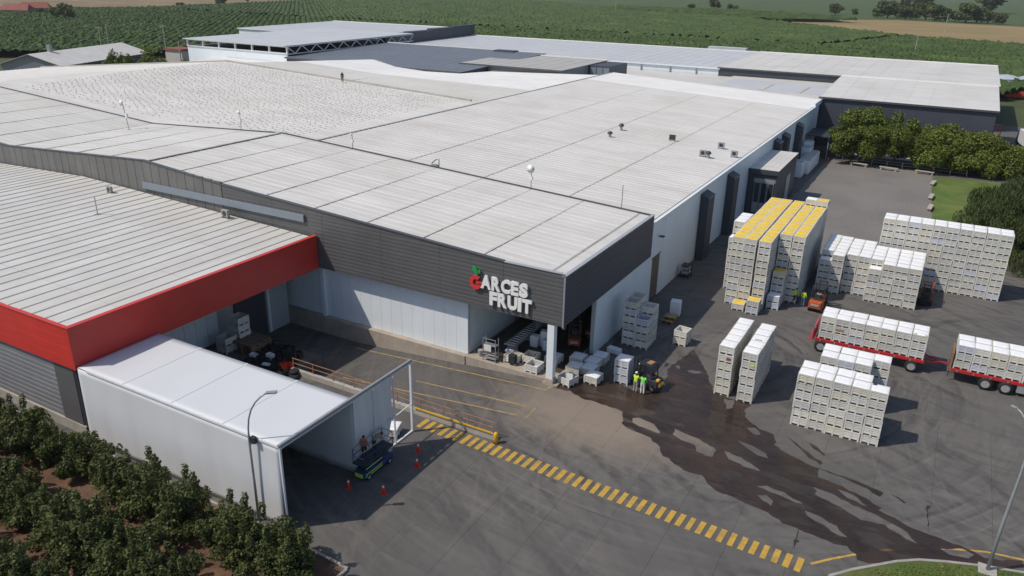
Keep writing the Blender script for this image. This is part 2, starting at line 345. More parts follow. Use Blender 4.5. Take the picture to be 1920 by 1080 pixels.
# fields
def field(name, poly, m, z): struct(name, MB().prism(poly, z-.05, z), m)
field('dry_field', [(-97, 740), (-108, 800), (-62, 842), (-30, 825), (10, 812), (70, 780), (260, 690), (200, 400), (30, 488), (-40, 540), (-165, 690)], 'field_dry', -.05)
field('tan_field', [(-1500, 250), (-600, 262), (-575, 395), (-610, 600), (-760, 900), (-1500, 1300)], 'field_tan', -.05)
field('green_field', [(-900, 1200), (-90, 800), (250, 930), (400, 2600), (-1200, 2600)], 'field_green', -.06)
# --------- distant orchard: rows of canopy, one mass
def inside(p, poly):
    x, y = p; c = False; n = len(poly)
    for i in range(n):
        (x1, y1), (x2, y2) = poly[i], poly[i-1]
        if (y1 > y) != (y2 > y) and x < (x2-x1)*(y-y1)/(y2-y1)+x1: c = not c
    return c
def canopy(poly, du, spacing, step, h, wd, jit, mb):
    d = Vector((du[0], du[1])).normalized(); p = Vector((d.y, -d.x))
    T = [p.dot(Vector(q)) for q in poly]; U = [d.dot(Vector(q)) for q in poly]; rnd = random.random
    t = min(T)
    while t < max(T):
        u = min(U); prev = None
        while u < max(U):
            q = d*u+p*t
            if inside(q, poly):
                hh = h*(.84+.32*rnd()); o = len(mb.v)
                for a, z in ((-.5, .64), (-.40, .80), (-.16, .98), (.17, 1.), (.41, .80), (.5, .64)):
                    c = q+p*(a*wd*(.85+.4*rnd()))+d*((rnd()-.5)*step*.8); mb.v.append((c.x, c.y, hh*z*(1+jit*(rnd()-.5))))
                if prev is not None:
                    for k in range(5): mb.f.append((prev+k, prev+k+1, o+k+1, o+k)); mb.m.append(0)
                prev = o
            else: prev = None
            u += step
        t += spacing
mb = MB(); rows = (-.69, .72)
canopy([(-660, 268), (-330, 140), (-262, 190), (-240, 262), (-150, 262), (12, 262), (40, 330), (26, 500), (-34, 534), (-60, 420), (-580, 420)], rows, 3.4, 1.0, 3.0, 3.5, .28, mb)
canopy([(-578, 422), (-62, 422), (-36, 536), (-165, 690), (-560, 1000), (-700, 850)], rows, 3.6, 2.6, 3.2, 3.8, .28, mb)
canopy([(-330, 760), (-170, 700), (-85, 745), (-120, 800), (-200, 850), (-350, 860)], (1, .3), 4.4, 4.0, 3.6, 3.9, .5, mb)
canopy([(16, 290), (60, 290), (60, 330), (42, 330)], rows, 4.2, 1.7, 3.0, 3.5, .5, mb)
o = mb.build('orchard_rows', 'orchard_canopy', kind='stuff', label='dark green mass of orchard rows filling the plain behind the buildings', cat='orchard')

# ================================================================ RED-FASCIA BUILDING
rb = thing('red_trimmed_shed', 'shed with red fascia band, white ribbed roof and grey corrugated walls', 'building', (-47, 26, 0))
def W(o):   # children keep world coordinates
    o.matrix_parent_inverse = o.parent.matrix_world.inverted() if False else Matrix.Translation(-Vector(o.parent.location)); return o
def zred(x): return 8.2+.034*(-47.2-x) if x > -80 else 8.2+.034*32.8-.034*(-80-x)
ys = [25.95, 29.9, 36.0, 42.0, 48.85]; cw = 1.32; smesh = []
for a, b in zip(ys, ys[1:]):
    m_ = MB(); L_ = b-a-.03; m_.box(-cw/2+.012, cw/2-.012, 0, L_, -.04, 0)
    m_.add([(-cw/2-.05,0,0),(-cw/2+.09,0,0),(-cw/2+.02,0,.06),(-cw/2-.05,L_,0),(-cw/2+.09,L_,0),(-cw/2+.02,L_,.06)], [(0,1,2),(3,5,4),(0,2,5,3),(1,4,5,2)], 1)
    smesh.append(m_.mesh('roof_sheet', ['roof_red_building', 'rib_dark']))
for i in range(50):
    x = -47.45-cw*(i+.5); rot = math.atan(.034)*(1 if x > -80 else -1)
    for k in range(4): W(link('roof_sheet', smesh[k], rb, (x, ys[k], zred(x)+.03*random.uniform(-.2, .2)), (0, rot, 0)))
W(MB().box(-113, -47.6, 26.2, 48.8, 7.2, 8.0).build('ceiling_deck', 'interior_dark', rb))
mb = MB(); N = 1
mb.box(-47.42, -47.16, 25.73, 48.92, 5.32, 8.36); W(mb.build('side_fascia', 'red_paint', rb))
mb = MB(); mb.box(-112, -47.43, 25.73, 25.93, 5.34, 8.34)
for z in (6.07, 6.82, 7.57): mb.box(-112, -47.43, 25.715, 25.74, z, z+.02)
W(mb.build('front_fascia', 'red_paint', rb))
W(MB().box(-47.50, -47.10, 25.68, 48.93, 8.365, 8.42).build('fascia_cap', 'red_paint', rb)); W(MB().box(-112, -47.51, 25.68, 25.98, 8.345, 8.41).build('fascia_cap', 'red_paint', rb))
W(MB().box(-49.6, -47.43, 26.0, 48.9, 5.25, 5.3).build('soffit', 'fascia_light', rb))
mb = MB()                      # corrugated front wall, horizontal waves
for k in range(24): z = .75+k*.19; mb.box(-112, -47.9, 26.02-.03*(k % 2), 26.2, z, z+.19)
W(mb.build('front_wall', 'wall_grey_sheet', rb))
W(MB().box(-112, -47.7, 25.9, 26.25, 0, .748).build('plinth', 'concrete_light', rb))
W(MB().box(-50.1, -47.95, 25.955, 26.02, .76, 5.2).build('wall_panel', 'fascia_grey', rb))
W(MB().box(-47.85, -47.6, 26.0, 26.4, .0, 5.3).build('corner_post', 'metal_dark', rb)); W(MB().box(-47.55, -46.6, 26.05, 26.5, 0, 5.25).build('corner_column', 'panel_white', rb, bevel=.02))
wp = MB().box(.01, 1.13, 0, .12, 0, 5.2).mesh('wall_panel', 'panel_white')
for k in range(12): W(link('wall_panel', wp, rb, (-51.9, 27.3+1.15*k, .05), (0, 0, R(90))))
W(MB().box(-52.2, -52.05, 26.3, 49.5, -1.5, 5.25).build('inner_wall', 'panel_joint', rb))
W(MB().box(-52.02, -51.9, 43.0, 46.6, -1.4, 3.6).build('roller_door', 'wall_dark', rb)); W(MB().box(-51.98, -51.86, 46.8, 47.1, -1.4, 4.5).build('door_post', 'panel_white', rb))
W(MB().box(-112, -111.8, 26.2, 48.8, 0, 8).build('end_wall', 'wall_grey_sheet', rb))

# ================================================================ MAIN PACKING HOUSE
pk = thing('packing_house', 'huge white-roofed packing house with dark grey fascia over the open corner bay', 'building', (-23, 49, 0))
def zf(x):   # front range roof
    return 9.30+.058*(-23.6-x) if x > -70 else (12.0-.0525*(-70-x) if x > -94 else 10.72+.058*(-94-x))
sh = MB(); lx, wy = 5.85, 1.0
sh.box(-lx+.003, -.003, .004, wy-.004, -.05, 0)
sh.add([(-lx+.03,-.05,0),(-lx+.03,.07,0),(-lx+.03,.01,.032),(-.03,-.05,0),(-.03,.07,0),(-.03,.01,.032)], [(0,2,1),(3,4,5),(0,3,5,2),(1,2,5,4)], 0)
sh_w = sh.mesh('roof_sheet', ['roof_white']); sh_c = sh.mesh('roof_sheet', ['roof_cream'])
brk = [-24.25-lx*i for i in range(8)]+[-71.05-lx*i for i in range(4)]+[-94.45-lx*i for i in range(7)]
for x in brk:
    if x < -70.5 and x > -72: pass
    s_ = (zf(x-lx*.98)-zf(x-.02*lx))/(lx*.96); rot = math.atan(s_)
    if -71 < x-lx < -66: rot = math.atan(.058)
    for j in range(19):
        W(link('roof_sheet', sh_w if x > -94 else sh_c, pk, (x, 49.35+wy*j, zf(x-.05)+random.uniform(-.008, .008)), (0, rot, 0)))
mb = MB()
for x in brk[1:]: mb.bar((x, 49.4, zf(x)+.05), (x, 68.3, zf(x)+.0), .20, .03)
W(mb.build('lap_seams', 'seam_dirty', pk, kind='stuff'))
W(MB().bar((-70.6, 49.4, 12.06), (-70.6, 68.3, 12.06), .5, .08).build('ridge_cap', 'roof_white', pk)); W(MB().bar((-94.2, 49.4, 10.72), (-94.2, 68.3, 10.72), .35, .06).build('valley_gutter', 'rib_dark', pk))
mb = MB(); xs_ = [-22.9, -70, -94, -136]
for a, b in zip(xs_, xs_[1:]): mb.bar((a, 68.42, zf(a)+.06), (b, 68.42, zf(b)+.06), .10, .16)
W(mb.build('roof_edge_trim', 'fascia_cap', pk))
W(MB().box(-24.15, -22.98, 49.3, 68.1, 9.1, 9.28).build('edge_roof_strip', 'roof_white', pk)); W(MB().box(-24.28, -24.12, 49.35, 68.1, 9.0, 9.315).build('edge_gutter', 'rib_dark', pk))
W(MB().box(-22.96, -22.62, 49.0, 68.35, 9.40, 9.47).build('fascia_cap', 'fascia_light', pk)); W(MB().box(-28.2, -22.97, 48.98, 49.3, 9.585, 9.63).build('fascia_cap', 'fascia_light', pk))
# fascia: horizontal corrugation
def fascia_prof(n, x0, x1, zb, zt0, zt1, y):
    m_ = MB(); k = 0; z = zb; 
    while z < max(zt0, zt1)-.02:
        z2 = min(z+.17, max(zt0, zt1)); yy = y-.022*(k % 2)
        def cl(x_, zz): return min(zz, zt0+(zt1-zt0)*(x_-x0)/(x1-x0))
        m_.quad((x0,yy,cl(x0,z)),(x1,yy,cl(x1,z)),(x1,yy,cl(x1,z2)),(x0,yy,cl(x0,z2)))
        m_.quad((x0,yy,cl(x0,z2)),(x1,yy,cl(x1,z2)),(x1,y-.022*((k+1)%2),cl(x1,z2)),(x0,y-.022*((k+1)%2),cl(x0,z2))); z = z2; k += 1
    return m_
fr = [(-22.7, 9.58), (-28, 9.62), (-34, 9.97), (-40, 10.32), (-46.5, 10.70), (-52.5, 11.02), (-58.85, 11.34)]
for (a, za), (b, zb_) in zip(fr, fr[1:]): W(fascia_prof(0, b+.012, a-.012, 5.3, zb_, za, 49.05).build('fascia_panel', 'fascia_grey', pk))
x = -58.9
while x > -112:   # older stretch: upright cassettes
    x2 = x-1.25; zt = min(zf(x), zf(x2))+.25; W(MB().box(x2+.03, x-.03, 49.03+random.uniform(-.008, .008), 49.2, 8.0, zt).build('fascia_cassette', 'fascia_old', pk)); x = x2
mb = MB(); mb.box(-112, -22.75, 49.10, 49.28, 5.35, 9.15); W(mb.build('fascia_backing', 'wall_dark', pk))
mb = MB(); pts = [(-22.7, 9.58), (-28, 9.64), (-58.85, 11.40), (-70, 12.30), (-94, 11.02), (-112, 12.0)]
for (a, za), (b, zb_) in zip(pts[1:], pts[2:]): mb.bar((a, 49.12, za), (b, 49.12, zb_), .32, .09)
W(mb.build('fascia_top_cap', 'fascia_cap', pk))
W(MB().box(-70.3, -48.45, 48.80, 49.02, 9.42, 10.08).build('fascia_strip', 'strip_blue', pk, bevel=.02))
m_ = MB(); k = 0; z = 5.25
while z < 9.38:
    z2 = min(z+.17, 9.40); xx = -22.70+.022*(k % 2); m_.quad((xx,49.05,z),(xx,68.25,z),(xx,68.25,z2),(xx,49.05,z2)); m_.quad((xx,49.05,z2),(xx,68.25,z2),(-22.70+.022*((k+1)%2),68.25,z2),(-22.70+.022*((k+1)%2),49.05,z2)); z = z2; k += 1
W(m_.build('side_fascia', 'wall_navy', pk)); W(MB().box(-22.9, -22.73, 49.1, 68.25, 5.26, 9.36).build('fascia_backing', 'wall_dark', pk))  # navy instead of the front's grey: this side's shade put into the colour
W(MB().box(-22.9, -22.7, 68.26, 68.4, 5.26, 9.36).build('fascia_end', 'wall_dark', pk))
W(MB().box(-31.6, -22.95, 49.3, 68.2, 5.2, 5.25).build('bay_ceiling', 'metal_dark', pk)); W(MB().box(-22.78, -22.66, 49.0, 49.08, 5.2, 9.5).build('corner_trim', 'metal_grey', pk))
# facade white panels along the dock, soffit, slab base
wp5 = MB().box(.008, 1.142, 0, .12, 0, 5.15).mesh('wall_panel', 'panel_white')
for k in range(19): W(link('wall_panel', wp5, pk, (-31.95-1.15*(k+1), 50.05, .16)))
W(MB().box(-54, -31.9, 50.19, 50.3, .1, 5.3).build('wall_core', 'panel_joint', pk))
W(MB().box(-54, -22.95, 49.29, 50.04, 5.3, 5.34).build('soffit', 'fascia_light', pk)); W(MB().box(-47.9, -47.5, 49.75, 50.04, .16, 5.28).build('wall_pilaster', 'panel_white', pk))
mb = MB(); mb.prism([(-54, 49.6), (-24.3, 49.6), (-24.3, 49.05), (-23.0, 49.05), (-23.0, 50.3), (-23.6, 55.9), (-23.6, 68), (-54, 68)], -1.6, .15); W(mb.build('floor_slab', 'concrete', pk))
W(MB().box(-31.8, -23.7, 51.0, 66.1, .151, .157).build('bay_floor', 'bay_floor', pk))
W(MB().box(-54, -31.96, 49.52, 50.03, -1.5, .158).build('slab_plinth', 'concrete', pk))
W(MB().box(-24.05, -23.45, 49.10, 49.62, .15, 5.2).build('corner_column', 'panel_white', pk, bevel=.03)); W(MB().box(-24.12, -23.38, 49.06, 49.68, .151, .55).build('column_base', 'concrete', pk, bevel=.03))
# bay interior
for k in range(7): W(link('wall_panel', wp5, pk, (-31.95, 50.1+1.15*k, .16), (0, 0, R(90))))
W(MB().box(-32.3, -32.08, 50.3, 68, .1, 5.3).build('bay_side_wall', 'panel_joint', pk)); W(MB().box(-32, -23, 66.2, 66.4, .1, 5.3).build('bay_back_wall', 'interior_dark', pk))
for x_, y_ in ((-29.3, 57.8), (-27.1, 58.9), (-30.6, 60.0)): W(MB().box(x_-.13, x_+.13, y_-.13, y_+.13, .15, 5.2).build('bay_post', 'frame_white', pk))
for k in range(11): W(link('wall_panel', wp5, pk, (-22.85, 55.95+1.15*k, .02), (0, 0, R(90))))
W(MB().box(-23.3, -22.98, 55.95, 68.2, 0, 5.25).build('bay_end_wall', 'panel_joint', pk))
# long right wall
wp8 = MB().box(.008, 1.142, 0, .12, 0, 8.5).mesh('wall_panel', 'panel_white')
k = 0; y = 68.45
while y < 162.5:
    if not (69.6 < y+.5 < 72.2): W(link('wall_panel', wp8, pk, (-22.92, y, 0), (0, 0, R(90))))
    y += 1.15
W(MB().box(-22.92-.13, -22.92-.01, 69.5, 72.0, 4.6, 8.5).build('wall_panel_over_door', 'panel_white', pk))
W(MB().box(-23.3, -23.08, 68.4, 163, 0, 8.4).build('wall_core', 'panel_joint', pk))
for j in range(4): W(MB().box(-23.05, -22.97, 69.55+.6*j, 70.13+.6*j, .1, 4.55).build('door_leaf', 'door_brown', pk))
W(MB().box(-22.99, -22.9, 69.4, 72.1, 4.56, 4.66).build('door_head', 'metal_dark', pk))
mb = MB(); mb.box(-23.0, -22.66, 68.4, 163, 8.50, 8.58); W(mb.build('eave_trim', 'panel_white', pk)); W(MB().box(-23.4, -23.05, 68.5, 163, 8.40, 8.555).build('eave_gutter', 'rib_dark', pk))
def zm(x): return 8.62+.0475*(-23-x)
# rear roof with ribs: joined (each rib only a few pixels)
def roofpatch(x0, x1, y0, y1, f, step, m_, name, nx=8, rib=.042, ribm=None, half=.09):
    mb = MB(); xs = [x0+(x1-x0)*i/nx for i in range(nx+1)] if isinstance(nx, int) else nx; nx = len(xs)-1; ny = max(1, round((y1-y0)/step)); o = {}
    for i, x in enumerate(xs):
        for j in range(ny+1):
            y = y0+(y1-y0)*j/ny; o[i, j] = len(mb.v); mb.v.append((x, y, f(x, y)))
    for i in range(nx):
        for j in range(ny): mb.f.append((o[i,j], o[i,j+1], o[i+1,j+1], o[i+1,j])); mb.m.append(0)
    for j in range(ny+1):
        y = y0+(y1-y0)*j/ny
        for a, b in zip(xs, xs[1:]):
            za, zb_ = f(a, y), f(b, y); mb.add([(a,y-half,za),(a,y,za+rib),(a,y+half,za),(b,y-half,zb_),(b,y,zb_+rib),(b,y+half,zb_)], [(0,1,4,3),(1,2,5,4)], 0)
    return W(mb.build(name, m_, pk, kind='stuff'))
pr = lambda x, y: zm(x)
roofpatch(-23.05, -67.9, 68.6, 152, pr, 1.0, 'roof_white', 'roof_sheets')
roofpatch(-23.05, -67.9, 152.1, 167, pr, 1.0, 'roof_bright', 'roof_sheets')
def pl_(x, y):
    if x < -127: base = zm(-127)-.085*(-127-x)
    else: base = zm(x)
    t = max(0, min(1, (y-68.6)/22)); fz = zf(x)-.04
    return min(base, fz)*(1-t)+base*t if x < -78 else base
roofpatch(-68.35, -127, 68.6, 110.4, pl_, 1.0, 'roof_white', 'roof_sheets', nx=14); roofpatch(-127.05, -190, 68.6, 110.4, pl_, 1.0, 'roof_white', 'roof_sheets', nx=6)
mb = MB(); mb.bar((-68.1, 68.7, zm(-68.1)+.05), (-68.1, 110, zm(-68.1)+.05), .35, .12); W(mb.build('roof_gutter', 'rib_dark', pk)); W(MB().bar((-68.1, 110, zm(-68.1)+.04), (-68.1, 166, zm(-68.1)+.04), .2, .1).build('roof_gutter', 'rib_dark', pk))
mb = MB(); mb.bar((-69.8, 110.6, zm(-69.8)+.12), (-127, 110.6, zm(-127)+.12), .35, .45); W(mb.build('parapet', 'rib_dark', pk)); W(MB().bar((-127, 110.6, zm(-127)+.1), (-190, 110.6, pl_(-190, 110)+.1), .3, .4).build('parapet', 'rib_dark', pk))
for x_ in (-33, -43.5, -54): W(MB().bar((x_, 68.8, zm(x_)+.03), (x_, 151, zm(x_)+.0), .22, .03).build('lap_seam', 'seam_dirty', pk))
# mounting brackets set out over the upper roof (too many and small to pick apart)
mb = MB()
for i in range(58):
    for j in range(39):
        x_ = -72.0-.97*i+random.uniform(-.2,.2); y_ = 70.8+1.0*j+(.4 if i % 2 else 0)+random.uniform(-.22,.22)
        if y_-71 < (-x_-73)*-.0 or random.random() < .04 or y_ < 71+(x_+128)*.0: continue
        z_ = pl_(x_, y_)+.02; mb.box(x_-.22, x_+.14, y_-.05, y_+.05, z_, z_+.05); mb.box(x_+.08, x_+.14, y_-.04, y_+.04, z_, z_+.09)
W(mb.build('mounting_brackets', 'roof_white', pk, kind='stuff'))
# roof behind the bracket field
rearz = [(-190, 5.5), (-166, 7.0), (-127, 10.4), (-106, 9.2), (-83.7, 10.1), (-68.4, 10.75)]
def zrb(x, y):
    for (a, za), (b, zb_) in zip(rearz, rearz[1:]):
        if a <= x <= b: zr_ = za+(zb_-za)*(x-a)/(b-a); break
    t = (y-110.9)/(160-110.9); return (pl_(x, 110)-.25)*(1-t)+zr_*t
RX = [-68.4, -83.7, -106, -127, -166, -180]
roofpatch(-68.4, -180, 110.9, 130, zrb, 1.6, 'roof_cream', 'roof_sheets', nx=RX, rib=.05); roofpatch(-68.4, -180, 130.1, 160, zrb, 1.6, 'roof_bright', 'roof_sheets', nx=RX, rib=.05)
W(MB().bar((-98, 112, zrb(-98, 112)+.05), (-105.9, 160, zrb(-105.9, 159.9)+.05), .3, .08).build('valley_gutter', 'seam_dirty', pk))
W(MB().box(-50, -23.2, 167.3, 203, 7.4, 8.1).build('link_roof', 'roof_cream', pk)); W(MB().box(-48, -23.4, 178, 196, 8.105, 8.16).build('link_roof_sheet', 'roof_grey', pk))
for x_ in (-38.5, -30.5): W(MB().box(x_, x_+1.1, 178.5, 190, 8.17, 8.25).build('skylight', 'seam_dirty', pk))
W(MB().box(-90, -50.1, 167.3, 203, 7.0, 7.8).build('link_roof', 'roof_cream', pk))
W(MB().box(-180, -23.2, 160.2, 167.2, 3, 5.3).build('rear_block', 'panel_joint', pk)); W(MB().box(-190, -24, 69, 159, 1, 5.0).build('hall_core', 'panel_joint', pk))
W(MB().box(-23.3, -22.8, 157, 166, 8.55, 9.1).build('end_upstand', 'panel_white', pk))
# service shafts on the long wall
shf = MB().box(-22.9, -21.95, 0, 2.4, 0, 7.35); shm = shf.mesh('service_shaft', 'wall_dark'); cpm = MB().add([(-22.9,-.05,7.36),(-21.85,-.05,7.36),(-21.85,2.5,7.36),(-22.9,2.5,7.36),(-22.9,-.05,7.8),(-22.9,2.5,7.8)], [(0,3,2,1),(0,1,4),(1,2,5,4),(2,3,5),(0,4,5,3)], 0).mesh('shaft_hood', 'wall_dark')
for y_ in (84.7, 96.0, 122.5, 128.5, 140.0):
    s_ = W(link('service_shaft', shm, pk, (0, y_, 0))); link('shaft_hood', cpm, s_)
# side lamp bracket on the wall
W(MB().box(-22.8, -22.3, 70.6, 71.1, 6.6, 6.68).build('wall_lamp', 'metal_dark', pk))
# dock seal/vestibule
vs = thing('vestibule', 'dark annex with white roof and three glazed doors on the long wall', 'annex', (-21, 110, 0))
W(MB().box(-22.8, -19.0, 107.7, 121.3, 0, 5.75).build('wall_block', 'wall_dark', vs))
W(MB().box(-23.0, -18.85, 107.45, 121.5, 5.76, 6.35).build('fascia', 'wall_dark', vs))
for k in range(6): W(MB().add([(-22.95+.68*k,107.7,6.40),(-22.29+.68*k,107.7,6.40),(-22.29+.68*k,121.3,6.55),(-22.95+.68*k,121.3,6.55),(-22.95+.68*k,107.7,6.36),(-22.29+.68*k,107.7,6.36),(-22.29+.68*k,121.3,6.50),(-22.95+.68*k,121.3,6.50)], [(0,1,2,3),(4,7,6,5),(0,4,5,1),(1,5,6,2),(2,6,7,3),(3,7,4,0)]).build('roof_sheet', 'roof_white', vs))
for k in range(3):
    d_ = W(MB().box(-21.9+.9*k, -21.1+.9*k, 107.60, 107.68, .3, 4.6).build('door_leaf', 'metal_grey', vs)); MB().box(-21.82+.9*k, -21.18+.9*k, 107.56, 107.595, 1.8, 4.5).build('pane', 'glass_dark', d_)
W(MB().box(-22.0, -19.15, 107.62, 107.69, 4.62, 5.1).build('door_head', 'metal_grey', vs)); W(MB().box(-18.98, -18.92, 114.5, 117.2, .1, 4.4).build('side_door', 'fascia_light', vs))
# white tanks by the wall
for (x_, y_, a, b, h, l_) in ((-20.8, 133.2, 1.7, 2.6, 2.6, 'tall white water tank nearest the dark annex'), (-20.4, 136.5, 1.9, 10.0, 2.4, 'long white insulated box along the white wall'), (-21.3, 143.6, 1.6, 2.4, 3.2, 'white upright tank between the long box and dark warehouse'), (-21.6, 147.3, 1.5, 2.2, 3.6, 'farthest white upright tank beside the dark canopy')):
    t_ = thing('storage_tank', l_, 'tank', (x_, y_, 0)); W(MB().box(x_-.75, x_-.75+a, y_, y_+b, .15, h).build('tank_body', 'panel_white', t_, bevel=.12)); W(MB().box(x_-.6, x_-.9+a, y_+.2, y_+b-.2, h+.003, h+.12).build('tank_lid', 'roof_beige', t_)); W(MB().box(x_-.7, x_-.8+a, y_+.1, y_+b-.1, 0, .145).build('plinth', 'concrete', t_))
cp = thing('canopy', 'small dark canopy where the long wall meets the dark warehouse', 'canopy', (-21, 153, 0)); W(MB().box(-22.9, -18.6, 151.5, 160, 4.0, 4.2).build('canopy_roof', 'wall_dark', cp))
for y_ in (152, 159.5): W(MB().box(-18.9, -18.75, y_, y_+.15, 0, 4.0).build('post', 'metal_grey', cp))

# ================================================================ REAR BUILDINGS
def hall(name, label, x0, x1, y0, y1, zf_, zb_, wall, roof, sheets=6, base=0):
    t = thing(name, label, 'building', (x0, y0, 0)); n = max(1, int((x1-x0)/4.)); wdt = (x1-x0)/n
    me = MB().box(.02, wdt-.02, 0, .1, base, zf_-.06).mesh('wall_panel', wall)
    for k in range(n): W(link('wall_panel', me, t, (x0+wdt*k, y0, 0)))
    W(MB().box(x0+.05, x1-.05, y0+.12, y1, 0, min(zf_, zb_)-.3).build('hall_core', wall, t))
    mw = MB(); mw.add([(x0,y0,0),(x0,y1,0),(x0,y1,zb_-.1),(x0,y0,zf_-.1)], [(0,1,2,3)]); W(mw.build('side_wall', wall, t)); mw = MB(); mw.add([(x1,y0,0),(x1,y1,0),(x1,y1,zb_-.1),(x1,y0,zf_-.1)], [(0,1,2,3)]); W(mw.build('side_wall', wall, t))
    ns = max(1, int((x1-x0)/sheets)); ws = (x1-x0+.6)/ns; ln = math.hypot(y1-y0+.6, zb_-zf_)
    m_ = MB().box(.015, ws-.015, 0, ln, -.12, 0); m_.box(-.04, .04, 0, ln, 0.001, .03); rs = m_.mesh('roof_sheet', roof); a = math.atan2(zb_-zf_, y1-y0)
    for k in range(ns): W(link('roof_sheet', rs, t, (x0-.3+ws*k, y0-.3, zf_), (a, 0, 0)))
    W(MB().box(x0-.3, x1+.3, y1+.02, y1+.32, zb_-.2, zb_+.22).build('ridge_trim', 'roof_bright', t))
    W(MB().box(x0-.35, x1+.35, y0-.42, y0-.31, zf_-.3, zf_+.04).build('eave_trim', 'fascia_cap' if wall != 'panel_white' else 'panel_white', t)); return t
hall('dark_warehouse', 'dark navy warehouse with light roof behind the garden trees', -23.2, 6.9, 165, 193, 9.5, 10.9, 'wall_navy', 'roof_white', 3.5)
hall('long_warehouse', 'long dark-walled warehouse with pale roof at the far right', -54, 7.6, 203.5, 249, 9.9, 10.6, 'wall_navy', 'roof_white', 4.)
t = hall('white_warehouse', 'long white-walled warehouse with pale grey roof below the orchard', -158, -54.1, 203.5, 250, 9.7, 10.4, 'panel_white', 'roof_grey', 3.)
for x_ in (-75, -67, -60): W(MB().box(x_, x_+.25, 203.2, 203.4, 5, 9.2).build('downpipe', 'metal_grey', t))
W(MB().box(-72, -60, 255, 258, 9, 10.9).build('rear_block', 'roof_grey', t))
t = hall('beige_roofed_block', 'low block with beige flat roof and glazed end on the main roof', -104.5, -78, 161, 187, 11.0, 11.3, 'wall_grey_sheet', 'roof_beige', 3.)
W(MB().box(-77.9, -72.5, 176, 187, 6, 11.0).build('glazed_end', 'wall_navy', t)); 
for k in range(3): W(MB().box(-77.5+1.7*k, -76.0+1.7*k, 175.85, 175.97, 8.6, 10.6).build('pane', 'strip_blue', t))
W(MB().box(-111, -105, 187, 190, 9.5, 11.9).build('rooftop_box', 'wall_navy', t))
hall('bluegrey_hall', 'hall with dark blue-grey roof behind the white roofs', -149, -97, 149, 190, 10.4, 11.6, 'wall_dark', 'roof_bluegrey', 2.)
th = thing('truss_hall', 'hall with grey roof on exposed white trusses above a white wall', 'building', (-187, 150, 0))
for k in range(9):
    x0 = -187.6+4.2*k; W(MB().add([(x0,149.4,13.0),(x0+4.18,149.4,13.0),(x0+4.18,204,13.5),(x0,204,13.5),(x0,149.4,12.8),(x0+4.18,149.4,12.8),(x0+4.18,204,13.3),(x0,204,13.3)], [(0,1,2,3),(4,7,6,5),(0,4,5,1),(1,5,6,2),(2,6,7,3),(3,7,4,0)]).build('roof_sheet', 'roof_grey', th))
W(MB().box(-187, -150, 150.3, 150.6, 5, 11.0).build('front_wall', 'panel_white', th)); W(MB().box(-187, -186.7, 150.6, 203, 5, 11).build('side_wall', 'panel_white', th)); W(MB().box(-186, -151, 152, 203, 5, 10.5).build('hall_core', 'interior_dark', th))
for k in range(7): x0 = -187+6.15*k; W(MB().box(x0, x0+.4, 150.1, 150.5, 11.0, 12.8).build('post', 'frame_white', th))
W(MB().bar((-187, 150.2, 12.7), (-150, 150.2, 12.7), .25).build('rail', 'frame_white', th)); W(MB().bar((-187, 150.2, 11.1), (-150, 150.2, 11.1), .25).build('rail', 'frame_white', th))
for y0, y1, n in ((150.4, 204, 20),):
    mb = MB(); d = (y1-y0)/n; mb.bar((-150, y0, 12.75), (-150, y1, 13.2), .25); mb.bar((-150, y0, 10.9), (-150, y1, 11.3), .25); W(mb.build('truss_chord', 'frame_white', th))
    for k in range(n): W(MB().bar((-150, y0+d*k, 10.9 if k % 2 else 12.75), (-150, y0+d*(k+1), 12.85 if k % 2 else 11.0), .2).build('truss_web', 'frame_white', th))
wb = thing('white_annex', 'low white annex in front of the truss hall', 'building', (-160, 140, 0)); W(MB().box(-172, -137, 141, 149.9, 4, 8.6).build('wall_block', 'panel_white', wb)); W(MB().box(-172.2, -136.8, 140.8, 149.95, 8.61, 8.8).build('roof', 'roof_bright', wb))
hall('rear_grey_hall', 'pale grey roofed hall at the edge of the orchard', -228, -172, 206, 256, 11.6, 12.2, 'panel_white', 'roof_grey', 3.)
pw = thing('dark_parapet', 'stepped dark parapet wall between the rear grey roofs', 'wall', (-171, 206, 0))
for k in range(4): W(MB().box(-160.5+.1*k, -157.5, 200+13*k, 212.9+13*k, 9, 12.8+.4*k).build('parapet_step', 'wall_navy', pw))
W(MB().box(-171.5, -160, 200, 206, 9, 10.5).build('parapet_step', 'wall_navy', pw))
hall('flat_grey_hall', 'pale flat-roofed hall joining the truss hall and parapet', -171.5, -158.6, 206, 252, 11.3, 11.6, 'panel_white', 'roof_grey', 3.)
